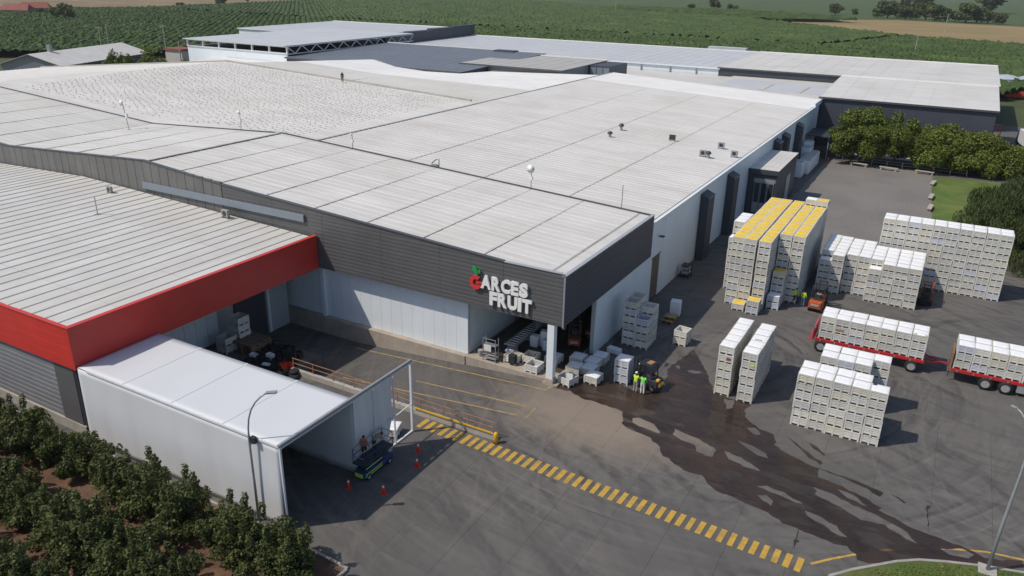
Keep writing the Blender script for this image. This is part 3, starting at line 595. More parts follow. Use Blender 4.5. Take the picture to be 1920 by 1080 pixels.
# gabled shed on the far left, turned from the grid
gs = thing('gabled_shed', 'grey gabled shed standing by the orchard at the far left', 'building', (-221, 126, 0), R(22))
MB().add([(-9,0,0),(9,0,0),(9,0,5.6),(0,0,8.3),(-9,0,5.6)], [(0,1,2,3,4)]).build('gable_wall', 'wall_grey_sheet', gs); MB().add([(-9,42,0),(9,42,0),(9,42,5.6),(0,42,8.3),(-9,42,5.6)], [(0,1,2,3,4)]).build('gable_wall', 'wall_grey_sheet', gs)
MB().box(8.9, 9, .05, 41.9, 0, 5.6).build('side_wall', 'wall_dark', gs); MB().box(-9, -8.9, .05, 41.9, 0, 5.6).build('side_wall', 'wall_dark', gs)
for sgn in (1, -1):
    for k in range(7): MB().add([(0,-.5+6.14*k,8.42),(sgn*9.4,-.5+6.14*k,5.55),(sgn*9.4,5.6+6.14*k,5.55),(0,5.6+6.14*k,8.42),(0,-.5+6.14*k,8.3),(sgn*9.4,-.5+6.14*k,5.43),(sgn*9.4,5.6+6.14*k,5.43),(0,5.6+6.14*k,8.3)], [(0,1,2,3),(4,7,6,5),(0,4,5,1),(1,5,6,2),(2,6,7,3),(3,7,4,0)]).build('roof_sheet', 'roof_white' if sgn > 0 else 'roof_grey', gs)
MB().box(-1.3, 1.3, -.12, -.02, 0, 3).build('door', 'metal_dark', gs); MB().box(-.5, .5, 8, 9, 8.3, 10.2).build('vent_stack', 'metal_grey', gs)
# houses on the far left edge
for k, (x_, y_, l_) in enumerate(((-560, 318, 'red-roofed house at the far left edge beyond the orchard'), (-585, 345, 'second red-roofed house behind the first at far left'))):
    h = thing('house', l_, 'house', (x_, y_, 0), R(30+20*k)); MB().box(-9, 9, -5, 5, 0, 4).build('wall', 'house_wall', h)
    MB().add([(-10,-6,3.9),(10,-6,3.9),(10,6,3.9),(-10,6,3.9),(-8,0,7.6),(8,0,7.6)], [(0,1,5,4),(1,2,5),(2,3,4,5),(3,0,4),(0,3,2,1)]).build('roof', 'roof_tile_red', h)
    for q in (-5, 0, 5): MB().box(q-.8, q+.8, -5.08, -5.01, 1.2, 2.6).build('window', 'glass_dark', h)
gw = thing('garden_wall', 'pale wall in front of the red-roofed houses', 'wall', (-548, 300, 0), R(30)); MB().box(-24, 24, 0, .4, 0, 2.2).build('wall', 'house_wall', gw)
# ================================================================ PAINT AND WATER ON THE YARD
rs = thing('rumble_strip', 'row of yellow painted blocks crossing the yard diagonally', 'road marking', (-29, 39, 0))
n = 43
for k in range(n):
    t = k/(n-1); x = -28.9+26.4*t; y = 39.25-1.25*t; ww = .168+random.uniform(-.015, .015)
    W(link('painted_block', MB().add([(-ww,-.61,0),(ww,-.61,0),(ww,.61,0),(-ww,.61,0),(-ww,-.61,.018),(ww,-.61,.018),(ww,.61,.018),(-ww,.61,.018)], [(4,5,6,7),(0,1,5,4),(1,2,6,5),(2,3,7,6),(3,0,4,7)]).mesh('painted_block', 'yellow_paint'), rs, (x, y, .003), (0, 0, R(-2.7+random.uniform(-1.2, 1.2)))))
def painted(name, label, pts, wd, m='yellow_faded', zfun=None, closed=False):
    mb = MB(); pts2 = []
    for a, b in zip(pts, pts[1:]):
        L_ = math.hypot(b[0]-a[0], b[1]-a[1]); k = max(1, int(L_/1.0)); pts2 += [(a[0]+(b[0]-a[0])*i/k, a[1]+(b[1]-a[1])*i/k) for i in range(k)]
    pts2.append(pts[-1]); vs = []
    for i, p in enumerate(pts2):
        a = pts2[max(0, i-1)]; b = pts2[min(len(pts2)-1, i+1)]; d = Vector((b[0]-a[0], b[1]-a[1])).normalized(); nn = Vector((-d.y, d.x))*wd/2; z = .007+(zfun(p[0]) if zfun else 0)
        vs += [(p[0]+nn.x, p[1]+nn.y, z), (p[0]-nn.x, p[1]-nn.y, z)]
    mb.add(vs, [(2*i, 2*i+1, 2*i+3, 2*i+2) for i in range(len(pts2)-1)]); return mb.build(name, m, label=label, cat='road marking')
painted('painted_line', 'yellow curved line along the grass island kerb', [(-1.95, 38.42), (-1.0, 39.45), (0.02, 40.44), (1.5, 41.75), (3.14, 42.92), (4.8, 43.85), (6.63, 44.62), (8.47, 44.95), (13, 45.3)], .16, 'yellow_paint')
painted('painted_line', 'faded yellow line at the foot of the white facade', [(-43, 48.5), (-30, 48.35), (-23.6, 48.25), (-23.45, 49.0)], .12, zfun=zr)
painted('painted_line', 'faded yellow bay outline on the dock ramp with a closed end', [(-40, 43.3), (-22.9, 43.8), (-22.95, 45.3), (-34, 45.3)], .12, zfun=zr)
painted('painted_line', 'short faded yellow line beside the tent curtain', [(-36, 38.2), (-30.5, 38.35)], .1)
WET= [[(-23.1,48.87),(-21.74,49.05),(-20.71,48.51),(-18.98,48.53),(-17.86,48.47),(-17.14,48.18),(-16.37,46.47),(-15.35,46.17),(-14.17,45.91),(-13.2,45.17),(-12.84,44.48),(-10.93,43.46),(-9.71,43.38),(-8.35,42.32),(-6.59,42.01),(-5.02,41.75),(-4.07,41.25),(-3.13,41.15),(-2.0,41.0),(-1.09,40.82),(-0.43,40.95),(0.15,40.52),(0.25,40.08),(0.89,40.1),(1.74,40.8),(3.91,42.25),(5.66,42.96),(8.44,44.19),(8.46,44.78),(6.54,43.97),(6.0,44.34),(5.28,44.52),(4.46,44.47),(3.23,44.65),(2.35,44.88),(1.74,45.19),(0.81,45.52),(0.98,45.82),(0.11,46.32),(-1.1,46.77),(-1.89,47.06),(-3.03,47.28),(-3.03,48.32),(-2.16,48.14),(-1.13,47.85),(-0.02,47.52),(0.76,47.03),(0.86,47.62),(0.15,47.84),(-1.17,48.16),(-2.72,48.15),(-3.89,48.39),(-5.14,48.86),(-6.27,49.7),(-6.52,50.88),(-7.73,51.25),(-8.82,52.02),(-9.25,53.24),(-9.04,54.59),(-10.02,54.44),(-11.95,54.62),(-13.86,58.49),(-15.77,61.43),(-16.43,56.92),(-15.64,52.67),(-17.44,51.57),(-20.27,52.93),(-22.34,53.3),(-23.45,51.52)],[(-16.16,47.82),(-15.75,48.11),(-14.85,47.99),(-13.76,47.07),(-13.79,46.8),(-14.45,46.91),(-15.33,46.99),(-15.94,47.24)],[(-13.01,48.04),(-12.11,47.81),(-11.14,47.56),(-9.81,47.06),(-9.65,46.76),(-9.64,45.91),(-10.13,45.77),(-10.84,46.04),(-11.2,46.7),(-11.98,46.89),(-12.82,47.22)],[(-8.66,48.89),(-7.78,48.77),(-6.58,48.21),(-6.33,47.74),(-7.08,47.76),(-7.81,48.26)],[(-11.04,54.17),(-10.32,54.41),(-10.16,53.14),(-10.48,52.75)],[(-16.13,57.69),(-15.77,57.79),(-15.74,57.1)],[(-16.98,57.64),(-16.67,57.71),(-16.67,57.0),(-16.94,56.95)],[(-14.96,57.35),(-13.87,57.79),(-14.07,57.21),(-14.76,57.01)],[(-9.27,47.13),(-7.91,46.83),(-6.4,45.94),(-7.44,45.9),(-8.61,46.28)],[(-8.54,50.9),(-7.96,51.11),(-7.43,50.47),(-7.87,50.2)],[(-3.03,45.94),(-2.04,45.88),(-0.59,45.29),(0.77,44.9),(1.68,44.67),(2.6,44.1),(3.12,43.33),(2.45,43.46),(1.24,44.22),(-0.03,44.03),(-1.34,44.64),(-2.8,45.22)],[(-6.26,44.11),(-5.72,44.44),(-4.69,44.3),(-3.28,43.68),(-4.15,43.78),(-5.28,43.95)],[(-5.99,43.2),(-5.51,43.49),(-4.98,43.08),(-4.96,42.48),(-5.58,42.82)],[(-3.09,43.19),(-2.33,43.05),(-1.24,42.55),(-0.45,41.83),(-0.94,41.81),(-2.01,42.29),(-2.9,42.71)],[(-1.71,46.51),(-0.74,46.45),(0.2,45.55),(-0.21,45.52),(-1.33,46.09)],[(4.31,43.51),(5.29,44.17),(6.01,44.0),(5.66,43.45),(4.77,43.26)]]
STREAKS= [[(-5.78,51.19),(-5.02,50.72),(-3.88,49.62),(-2.98,49.06),(-3.17,48.83),(-4.19,49.43),(-5.24,50.59)],[(-4.26,51.18),(-3.75,50.97),(-2.98,50.16),(-3.12,49.95),(-3.93,50.6)],[(1.32,47.68),(1.74,47.61),(2.28,47.21),(2.08,47.13)],[(3.38,47.62),(3.56,47.56),(3.56,46.56),(3.55,45.31),(3.48,45.36),(3.47,46.51)],[(-3.11,41.07),(-2.98,41.15),(-3.05,40.19),(-2.81,39.98),(-2.99,39.87),(-3.05,39.14),(-3.11,39.98)]]

def flat_poly(name, polys, m, z, **k):
    cu = bpy.data.curves.new(name, 'CURVE'); cu.dimensions = '2D'; cu.fill_mode = 'BOTH'
    rnd = random.Random(3)
    for pl in polys:
        q = []
        for (a, b) in zip(pl, pl[1:]+pl[:1]):
            L_ = math.hypot(b[0]-a[0], b[1]-a[1]); kk = max(1, int(L_/.35))
            for i in range(kk):
                j = .0 if kk == 1 else .11; q.append((a[0]+(b[0]-a[0])*i/kk+rnd.uniform(-j, j), a[1]+(b[1]-a[1])*i/kk+rnd.uniform(-j, j)*.8))
        sp = cu.splines.new('POLY'); sp.points.add(len(q)-1); sp.use_cyclic_u = True
        for p_, c_ in zip(sp.points, q): p_.co = (c_[0], c_[1], 0, 1)
    tmp = bpy.data.objects.new('tmp', cu); COL.objects.link(tmp); dg = bpy.context.evaluated_depsgraph_get(); me = bpy.data.meshes.new_from_object(tmp.evaluated_get(dg))
    bpy.data.objects.remove(tmp); me.materials.clear(); me.materials.append(M[m]); return link(name, me, None, (0, 0, z), **k)
flat_poly('wet_patch', WET, 'wet_ground', .008, kind='stuff', label='brown wet runoff spreading from the loading bay toward the grass island', cat='water')
flat_poly('wet_streaks', STREAKS, 'wet_ground', .009, kind='stuff', label='thin dark wet streaks beside the main runoff', cat='water')

# ================================================================ SIGN
sg = thing('company_sign', 'raised sign reading GARCES FRUIT on the grey fascia', 'sign', (-28, 48.8, 7))
def letter(ch, x0, z0, w_, h_, m='letter_white', depth=.16, bold=.05):
    cu = bpy.data.curves.new(ch, 'FONT'); cu.body = ch; cu.size = 1; cu.offset = bold; cu.extrude = depth/2; cu.resolution_u = 4
    o = bpy.data.objects.new('tmp', cu); COL.objects.link(o); me = bpy.data.meshes.new_from_object(o.evaluated_get(bpy.context.evaluated_depsgraph_get())); bpy.data.objects.remove(o)
    co = np.array([v.co[:] for v in me.vertices]); mn, mx = co.min(0), co.max(0)
    for v in me.vertices:
        x = x0+(v.co.x-mn[0])/(mx[0]-mn[0])*w_; z = z0+(v.co.y-mn[1])/(mx[1]-mn[1])*h_; v.co = (x, 48.87-v.co.z, z)
    me.materials.clear(); me.materials.append(M[m]); me.update()
    return W(link('letter', me, sg))
x = -29.95
for ch, w_ in (('A', 1.0), ('R', .86), ('C', .9), ('E', .72), ('S', .82)): letter(ch, x, 7.08, w_-.05, 1.14); x += w_
x = -29.12
for ch, w_ in (('F', .72), ('R', .86), ('U', .88), ('I', .34), ('T', .86)): letter(ch, x, 5.82, w_-.02, 1.14); x += w_+.035
# round fruit-shaped G: a thick ring open at upper right with a bar
mb = MB(); cx, cz, ro, ri = -30.42, 7.46, .60, .27; vs = []; a0, a1, N_ = R(48), R(352), 26
for k in range(N_+1):
    a = a0+(a1-a0)*k/N_
    for r in (ri, ro):
        for y in (48.79, 48.95): vs.append((cx+r*math.cos(a)*.92, y, cz+r*math.sin(a)))
fs = []
for k in range(N_):
    o_ = 4*k; p_ = o_+4; fs += [(o_,o_+2,p_+2,p_),(o_+1,p_+1,p_+3,o_+3),(o_,p_,p_+1,o_+1),(o_+2,o_+3,p_+3,p_+2)]
fs += [(0,1,3,2), (4*N_,4*N_+2,4*N_+3,4*N_+1)]; mb.add(vs, fs); mb.box(cx+.02, cx+.60, 48.79, 48.95, cz-.13, cz+.10); W(mb.build('letter', 'letter_red', sg))
def leafshape(cx, cz, L_, wd, ang, m):
    N_ = 12; pts = [(L_*t, wd*math.sin(math.pi*t)) for t in np.linspace(0, 1, N_)]+[(L_*t, -wd*math.sin(math.pi*t)) for t in np.linspace(1, 0, N_)[1:-1]]
    c, s_ = math.cos(ang), math.sin(ang); q = [(cx+x*c-z*s_, cz+x*s_+z*c) for x, z in pts]; k = len(q)
    W(MB().add([(x, 48.80, z) for x, z in q]+[(x, 48.94, z) for x, z in q], [tuple(range(k)), tuple(range(k, 2*k))[::-1]]+[(i, (i+1) % k, k+(i+1) % k, k+i) for i in range(k)]).build('leaf', m, sg))
leafshape(-30.28, 8.20, .72, .20, R(128), 'leaf_green'); leafshape(-30.22, 8.22, .42, .13, R(62), 'leaf_green'); W(MB().tube([(-30.45, 48.87, 7.98), (-30.30, 48.87, 8.12), (-30.22, 48.87, 8.3)], .05, 6).build('stem', 'leaf_green', sg))

# ================================================================ WHITE TENT
tn = thing('white_tent', 'long white fabric tunnel tent with a bare end frame beside the red building', 'tent', (-29, 26, 0))
def cloth(name, grid, m='tent_white', parent=tn, thick=.02):
    nu, nv = len(grid), len(grid[0]); mb = MB()
    for r_ in grid: mb.v += [tuple(p) for p in r_]
    for i in range(nu-1):
        for j in range(nv-1): a = i*nv+j; mb.f.append((a, a+1, a+nv+1, a+nv)); mb.m.append(0)
    o = mb.build(name, m, parent, smooth=True); sd = o.modifiers.new('thick', 'SOLIDIFY'); sd.thickness = thick; return W(o)
xs_ = np.linspace(-47.08, -28.98, 62)
def sag(x, y): b = (x+47.1)/18.12*4; return -.05*math.sin(math.pi*(b % 1))**2*math.sin(math.pi*(y-25.85)/6.2)
cloth('roof_cover', [[(x, y, 5.56+sag(x, y)) for y in np.linspace(25.85, 32.05, 14)] for x in xs_], 'tent_roof')
for k in (1, 2, 3): W(MB().bar((-47.1+4.53*k, 25.86, 5.566), (-47.1+4.53*k, 32.04, 5.566), .14, .02).build('roof_seam', 'tent_roof', tn))
rn = random.Random(5); ph = [rn.uniform(0, 6) for _ in range(8)]
fold = lambda x, z: .02*math.sin(x*1.9+ph[0])+.012*math.sin(x*4.3+ph[1]+z*.3)+.02*math.sin(x*.9+z*.8+ph[2])
cloth('side_cover', [[(x, 25.84-.10*(1-z/5.5)+fold(x, z)*(1-z/5.9), z) for z in np.linspace(.02, 5.5, 14)] for x in xs_])
cloth('side_cover', [[(x, 32.06+fold(x+5, z)*(1-z/5.9), z) for z in np.linspace(.02, 5.5, 12)] for x in xs_])
cloth('end_curtain', [[(-29.02+.07*math.sin(y*3.1)*(1-z/6)+.05*math.sin(y*7+z), min(y, 35.95-.9*max(0, (2.4-z)/2.4)*((y-32.1)/3.85)**3), z) for z in np.linspace(.35, 5.45, 16)] for y in np.linspace(32.1, 35.95, 34)])
W(MB().bar((-46.1, 25.80, 5.56), (-28.95, 25.80, 5.56), .12).build('eave_pole', 'frame_white', tn)); W(MB().bar((-28.93, 25.75, 5.62), (-28.93, 38.1, 5.62), .16).build('front_beam', 'metal_grey', tn)); W(MB().bar((-28.86, 25.75, 5.46), (-28.86, 38.1, 5.46), .07).build('front_rail', 'frame_white', tn))
for y, wd in ((25.85, .12), (32.05, .08), (34.0, .06), (36.05, .09), (38.0, .16)): W(MB().bar((-28.93, y, 0), (-28.93, y, 5.56), wd).build('post', 'frame_white', tn))
W(MB().bar((-28.88, 32.1, 2.1), (-28.88, 37.95, 2.3), .07).build('mid_rail', 'frame_white', tn)); W(MB().bar((-28.93, 34.0, .05), (-28.93, 38.0, .05), .12).build('foot_rail', 'frame_white', tn))
for k in range(1, 4): W(MB().bar((-46.1+4.28*k, 25.9, 5.50), (-46.1+4.28*k, 32, 5.50), .08).build('roof_hoop', 'frame_white', tn))
# guy ropes shadow line: two stays from the end post
for k, (a, b) in enumerate((((-28.9, 38.05, 5.4), (-24.0, 39.9, .4)),)): pass

# ================================================================ DOCK EDGE
rw = thing('retaining_wall', 'low concrete wall with rusty railing along the sunken dock', 'wall', (-35, 40, 0))
mb = MB()
for k in range(7): a = -42.5+2.74*k; W(MB().box(a+.01, a+2.73, 39.98, 40.29, -1.6, .42+random.uniform(-.02, .02)).build('wall_block', 'concrete_light', rw, bevel=.02))
for k in range(10): x = -42.3+2.08*k; W(MB().bar((x, 40.16, .42), (x, 40.16, 1.32), .05).build('post', 'rust_rail', rw))
for z in (1.30, .88): W(MB().bar((-42.4, 40.16, z), (-23.5, 40.16, z), .045).build('rail', 'rust_rail', rw))
W(MB().bar((-30.2, 39.90, .6), (-23.6, 39.90, .6), .05, .12).build('yellow_rail', 'yellow_bright', rw))
bo = thing('bollard', 'short yellow bollard at the end of the dock wall', 'bollard', (-23.1, 39.75, 0)); MB().lathe([(.16, 0), (.16, .75), (.12, .84), (.03, .88)], n=16).build('post', 'yellow_bright', bo, smooth=True); MB().lathe([(.22, 0), (.22, .04)], n=16).build('base_plate', 'metal_dark', bo)

# ================================================================ HARVEST BINS
BW, BD, BH = 1.17, 1.21, .70
def bin_mesh(m, name='harvest_bin', panel=None):
    mb = MB(); x, y = BW/2, BD/2; t = .035
    for s_ in (-1, 1):
        mb.box(-x+.03, x-.03, s_*(y-.047)-t/2, s_*(y-.047)+t/2, .14, .66, 1); mb.box(s_*(x-.047)-t/2, s_*(x-.047)+t/2, -y+.03, y-.03, .14, .66, 1)
        mb.box(-x, x, s_*(y-.04)-.04, s_*(y-.04)+.04, .60, .695); mb.box(s_*(x-.04)-.04, s_*(x-.04)+.04, -y+.081, y-.081, .60, .695)
        mb.box(-x+.13, x-.13, s_*(y-.035)-.03, s_*(y-.035)+.03, .14, .24); mb.box(s_*(x-.035)-.03, s_*(x-.035)+.03, -y+.13, y-.13, .14, .24)
        mb.box(-.06, .06, s_*(y-.033)-.031, s_*(y-.033)+.031, 0.0, .599); mb.box(s_*(x-.033)-.031, s_*(x-.033)+.031, -.06, .06, 0.0, .599)
        for z in (.34, .46):
            mb.box(-x+.13, -.07, s_*(y-.022)-.014, s_*(y-.022)+.014, z, z+.05); mb.box(.07, x-.13, s_*(y-.022)-.014, s_*(y-.022)+.014, z, z+.05)
            mb.box(s_*(x-.022)-.014, s_*(x-.022)+.014, -y+.13, -.07, z, z+.05); mb.box(s_*(x-.022)-.014, s_*(x-.022)+.014, .07, y-.13, z, z+.05)
        for q in (-1, 1): mb.box(s_*(x-.06)-.06, s_*(x-.06)+.06, q*(y-.06)-.06, q*(y-.06)+.06, 0, .598)
    mb.box(-x+.08, x-.08, -y+.08, y-.08, .14, .18); return mb.mesh(name, [m, panel or m])
BINM = [bin_mesh('bin_plastic'), bin_mesh('bin_plastic', panel='bin_louvre'), bin_mesh('bin_plastic_cream'), bin_mesh('bin_plastic_blue', panel='bin_louvre')]
def cover_mesh(m, h0=.60, h1=.73):
    mb = MB(); x, y = BW/2-.03, BD/2-.03; N_ = 6; rn = random.Random(9)
    for i in range(N_+1):
        for j in range(N_+1):
            u, v = i/N_*2-1, j/N_*2-1; e = (1-abs(u)**6)*(1-abs(v)**6); mb.v.append((u*x, v*y, h0+.09+(h1-h0-.09)*e+rn.uniform(-.012, .012)*e))
    for i in range(N_):
        for j in range(N_): a = i*(N_+1)+j; mb.f.append((a, a+N_+1, a+N_+2, a+1)); mb.m.append(0)
    for s_ in (-1, 1): mb.quad((-x,s_*y,h0),(x,s_*y,h0),(x,s_*y,h0+.09),(-x,s_*y,h0+.09)); mb.quad((s_*x,-y,h0),(s_*x,y,h0),(s_*x,y,h0+.09),(s_*x,-y,h0+.09))
    return mb.mesh('foam_cover', m)
CVW = cover_mesh('foam_white'); CVY = cover_mesh('foam_yellow', .60, .715)
nbin = 0; STUFF = []; rb_ = random.Random(21)
def put_bin(x, y, z, label, group, cover=None, rz=0., me=None, tilt=None):
    """x, y: left-front corner of the bin footprint"""
    global nbin
    me = me or BINM[rb_.choices([0, 1, 2, 3], [6, 4, 3, 1])[0]]
    o = link('harvest_bin', me, None, (x+BW/2+rb_.uniform(-.022, .022), y+BD/2+rb_.uniform(-.03, .03), z), (0, 0, R(rz+rb_.uniform(-1.1, 1.1))), label, 'bin', group); nbin += 1
    if cover: link('foam_cover', cover, o)
    return o
def block(name, x0, y0, nx, ny, nz, cover, group, z0=0, px=1.19, py=1.245, single=True, hgt=None, skip=(), lab=None):
    """ny, nz may be functions of the column; only bins on the outside of the block are built"""
    f = lambda v, *a: v(*a) if callable(v) else v
    for i in range(nx):
        for j in range(f(ny, i)):
            H_ = f(nz, i, j)
            for k in range(H_):
                if (i, j, k) in skip: continue
                hid = k < H_-1 and 0 < i < nx-1 and 0 < j < f(ny, i)-1
                if hid and f(nz, i-1, j) > k and f(nz, i+1, j) > k: continue
                top = k == H_-1
                ok = single(i, j, k, top) if callable(single) else single
                px_, py_, pz_ = x0+px*i, y0+py*j, z0+BH*k; cv = cover if top else None
                if ok:
                    put_bin(px_, py_, pz_, lab(i, j, k, top) if lab else None, group, cv)
                else: STUFF.append((px_+BW/2, py_+BD/2, pz_, cv))
def lab(where, rows=True):
    def g(i, j, k, top): return f"{'covered top' if top else 'pale'} harvest bin in {where}, column {ORD[i]}, {('row '+ORD[j]+' back, ') if j else 'front row, '}layer {ORD[k]}"
    return g
LB = lambda where: (lambda i, j, k, top: f"{'white-covered' if top else 'pale'} harvest bin, {where}, {ORD[i]} column, {ORD[k]} layer, {ORD[j]} row")
block('near', -5.96, 53.05, 5, lambda i: 2 if i < 4 else 1, 6, CVW, 'bins of the nearest block', lab=LB('nearest five-column block'))
block('near2', -5.05, 56.9, 3, 2, 6, CVW, 'bins of the block behind the nearest', lab=LB('block behind nearest block')); block('near3', -1.50, 58.2, 1, 1, 6, CVW, 'bins of the block behind the nearest', lab=LB('lone column behind nearest block'))
block('nearleft', -12.05, 54.62, 1, 5, 6, CVW, 'bins of the left narrow stack', lab=LB('left narrow stack row')); block('nearright', -10.24, 54.44, 1, 5, 6, CVW, 'bins of the right narrow stack', lab=LB('right narrow stack row'))
# trailers' loads
block('load', -6.45, 67.0, 7, 2, 3, CVW, 'bins on the left trailer', z0=1.22, lab=LB('load of left red trailer')); block('load', 4.05, 66.75, 7, 2, 3, CVW, 'bins on the right trailer', z0=1.22, lab=LB('load of right red trailer'))
# middle block: eight columns of uneven front
MX = [-9.12, -7.92, -6.70, -5.50, -4.30, -3.10, -1.90, -.70]; MY = [82.1, 82.0, 83.0, 83.0, 81.68, 81.68, 81.68, 81.68]; MD = [6, 6, 5, 5, 5, 5, 5, 5]; MZ = [6, 6, 6, 6, 6, 6, 6, 6]
for i in range(8):
    block('mid', MX[i], MY[i], 1, MD[i], (lambda a, j, i=i: 5 if (i == 4 and j == 0) or (i == 0 and j == 0) else 6), CVW, 'bins of the middle white block', single=lambda a, j, k, top: j == 0, lab=(lambda a, j, k, top, i=i: f"{'white-covered' if top else 'pale'} harvest bin, middle white block front, {ORD[i]} column, {ORD[k]} layer"))
# yellow-topped block
YX = [-16.35, -15.15, -13.80, -12.52, -11.28]
def ylab(i): return lambda a, j, k, top: f"{'yellow-topped' if top else 'pale'} harvest bin, front of yellow-topped block, {ORD[i]} column, {ORD[k]} layer"
for i in range(5):
    fr_ = 73.55 if i < 3 else 77.0; nd = 14 if i < 3 else 11
    block('yel', YX[i], fr_, 1, nd, 10, CVY, 'bins at the front of the yellow-topped block', single=lambda a, j, k, top, i=i: j == 0 and (i < 3 or k > 1), lab=ylab(i))
put_bin(-11.2, 89.5, 7.0, 'single extra bin raised on the back right of the yellow-topped block', 'raised bins', CVY); put_bin(-12.4, 89.5, 7.0, 'raised white-covered bin at the back of the yellow-topped block', 'raised bins', CVW)
block('ys', -17.6, 77.6, 1, 1, 8, CVW, 'bins left of the yellow-topped block', single=False); block('ys', -17.6, 78.9, 1, 3, 10, CVW, 'bins left of the yellow-topped block', single=False)
put_bin(-15.3, 72.2, 0, 'single yellow-filled bin on the ground before the yellow-topped block', None, CVY, rz=4)
put_bin(-13.85, 71.9, 0, 'bottom bin of the low pair before the yellow-topped block', None, None); put_bin(-13.85, 71.9, BH, 'yellow-filled top bin of the low pair before the yellow-topped block', None, CVY)
for k in range(5): put_bin(-12.42, 75.6, BH*k, f'harvest bin in shaded recess stack of yellow-topped block, {ORD[k]} layer', 'bins in the recess', CVY if k == 4 else None)
for k in range(2): put_bin(-12.42, 74.3, BH*k, f'grey bin of the low pair in the recess, {ORD[k]} layer', 'bins in the recess', CVW if k == 1 else None, me=BINM[3])
# tall back wall of bins
block('wall', -4.18, 88.85, 10, 2, 10, CVW, 'bins of the tall back wall', px=1.2, single=False)
# by the bay
BAY = 'bins by the open bay'
for x, y, z, l, cv, rz in ((-26.3, 49.75, .16, 'open white bin left of the corner column at the bay edge', None, -3), (-23.15, 49.5, 0, 'open white bin with raised flap in front of the covered bins', None, -14), (-21.5, 50.8, 0, 'sunlit covered bin in front row right of the column', CVW, -2),
    (-23.5, 51.55, 0, 'covered bin behind the open flap bin', CVW, 2), (-22.3, 51.9, 0, 'covered bin between the sunlit bin and the bay', CVW, -2), (-23.8, 52.9, .16, 'covered bin just inside the bay, left one', CVW, 1), (-22.55, 53.15, 0, 'covered bin in the second row beside the bay wall', CVW, -2), (-22.4, 54.4, 0, 'rearmost covered bin against the bay end wall', CVW, 3),
    (-28.6, 50.3, .16, 'bin heaped with bags beside the metal rack', None, -8), (-27.3, 51.1, .16, 'grey bin in the bay shade behind the white bin', None, 4), (-25.6, 51.9, .16, 'grey bin in the bay behind the corner column', CVW, -3)): put_bin(x, y, z, l, BAY, cv, rz)
fl_ = thing('loose_liner', 'white liner sheet standing up in the open bin', 'sheet', (-22.35, 49.9, 0)); MB().box(-.38, .3, -.02, .02, .35, 1.05).build('sheet', 'white_plain', fl_)
for k in range(3): put_bin(-19.5, 52.2, BH*k, f'bin of the three-high shaded stack beside the workers, {ORD[k]} layer', 'three-high stack by the workers', CVW if k == 2 else None, me=BINM[3])
for (cx_, cy_, n_) in ((-21.6, 60.35, 6), (-20.42, 59.05, 4), (-20.42, 60.35, 5)):
    for k in range(n_): put_bin(cx_, cy_, BH*k, f"bin in wall-side stack, {'tallest' if n_ == 6 else 'lowest' if n_ == 4 else 'middle'} column, {ORD[k]} layer", 'wall-side bin stack', None)
for k in range(6): put_bin(-21.6, 59.05, BH*k, f'bin in wall-side stack, front left column, {ORD[k]} layer', 'wall-side bin stack', None)
for k in range(2): put_bin(-17.65, 61.5, BH*k, f"{'open top' if k else 'lower'} bin of the pair standing alone at the shade edge", 'pair at the shade edge', None, rz=-6)
for k in range(4): put_bin(-50.3, 40.9, BH*k, f'bin of the tall stack under the red overhang, {ORD[k]} layer', 'stack under the red overhang', None)
put_bin(-50.5, 39.5, 0, 'low bin beside the stack under the red overhang', 'stack under the red overhang', None); put_bin(-50.5, 39.5, BH, 'second low bin beside the stack under the red overhang', 'stack under the red overhang', None)
put_bin(-30.6, 36.4, 0, 'white bin standing behind the tent end frame', None, CVW, rz=20)
# remaining bins, past the three hundred nearest: one object
def stuff_mesh():
    src_me = (BINM[0], CVW, CVY); src = [(me, np.array([v.co[:] for v in me.vertices]), [tuple(p.vertices) for p in me.polygons]) for me in (BINM[0], CVW, CVY)]
    V = []; F = []; mi = []; o = 0
    for (x, y, z, cv) in STUFF:
        dx, dy = rb_.uniform(-.02, .02), rb_.uniform(-.03, .03); tone = rb_.choices([0, 1, 2], [8, 2, 1])[0]; lv = rb_.random() < .35
        for q, m_ in [(0, tone)]+([(1, 3)] if cv is CVW else [(2, 4)] if cv is CVY else []):
            V.append(src[q][1]+[x+dx, y+dy, z]); F += [tuple(i+o for i in p) for p in src[q][2]]; mi += [(5 if (q == 0 and tone != 1 and lv and p_.material_index) else m_) for p_ in src_me[q].polygons]; o += len(src[q][1])
    me = bpy.data.meshes.new('harvest_bins'); me.from_pydata(np.concatenate(V).tolist(), [], F)
    for m_ in ('bin_plastic', 'bin_plastic_cream', 'bin_plastic_blue', 'foam_white', 'foam_yellow', 'bin_louvre'): me.materials.append(M[m_])
    me.polygons.foreach_set('material_index', mi); me.update(); return me
link('harvest_bins', stuff_mesh(), kind='stuff', label='farther stacked harvest bins: tall back wall and the depth of the blocks', cat='bins')
print('BINS', nbin, len(STUFF))
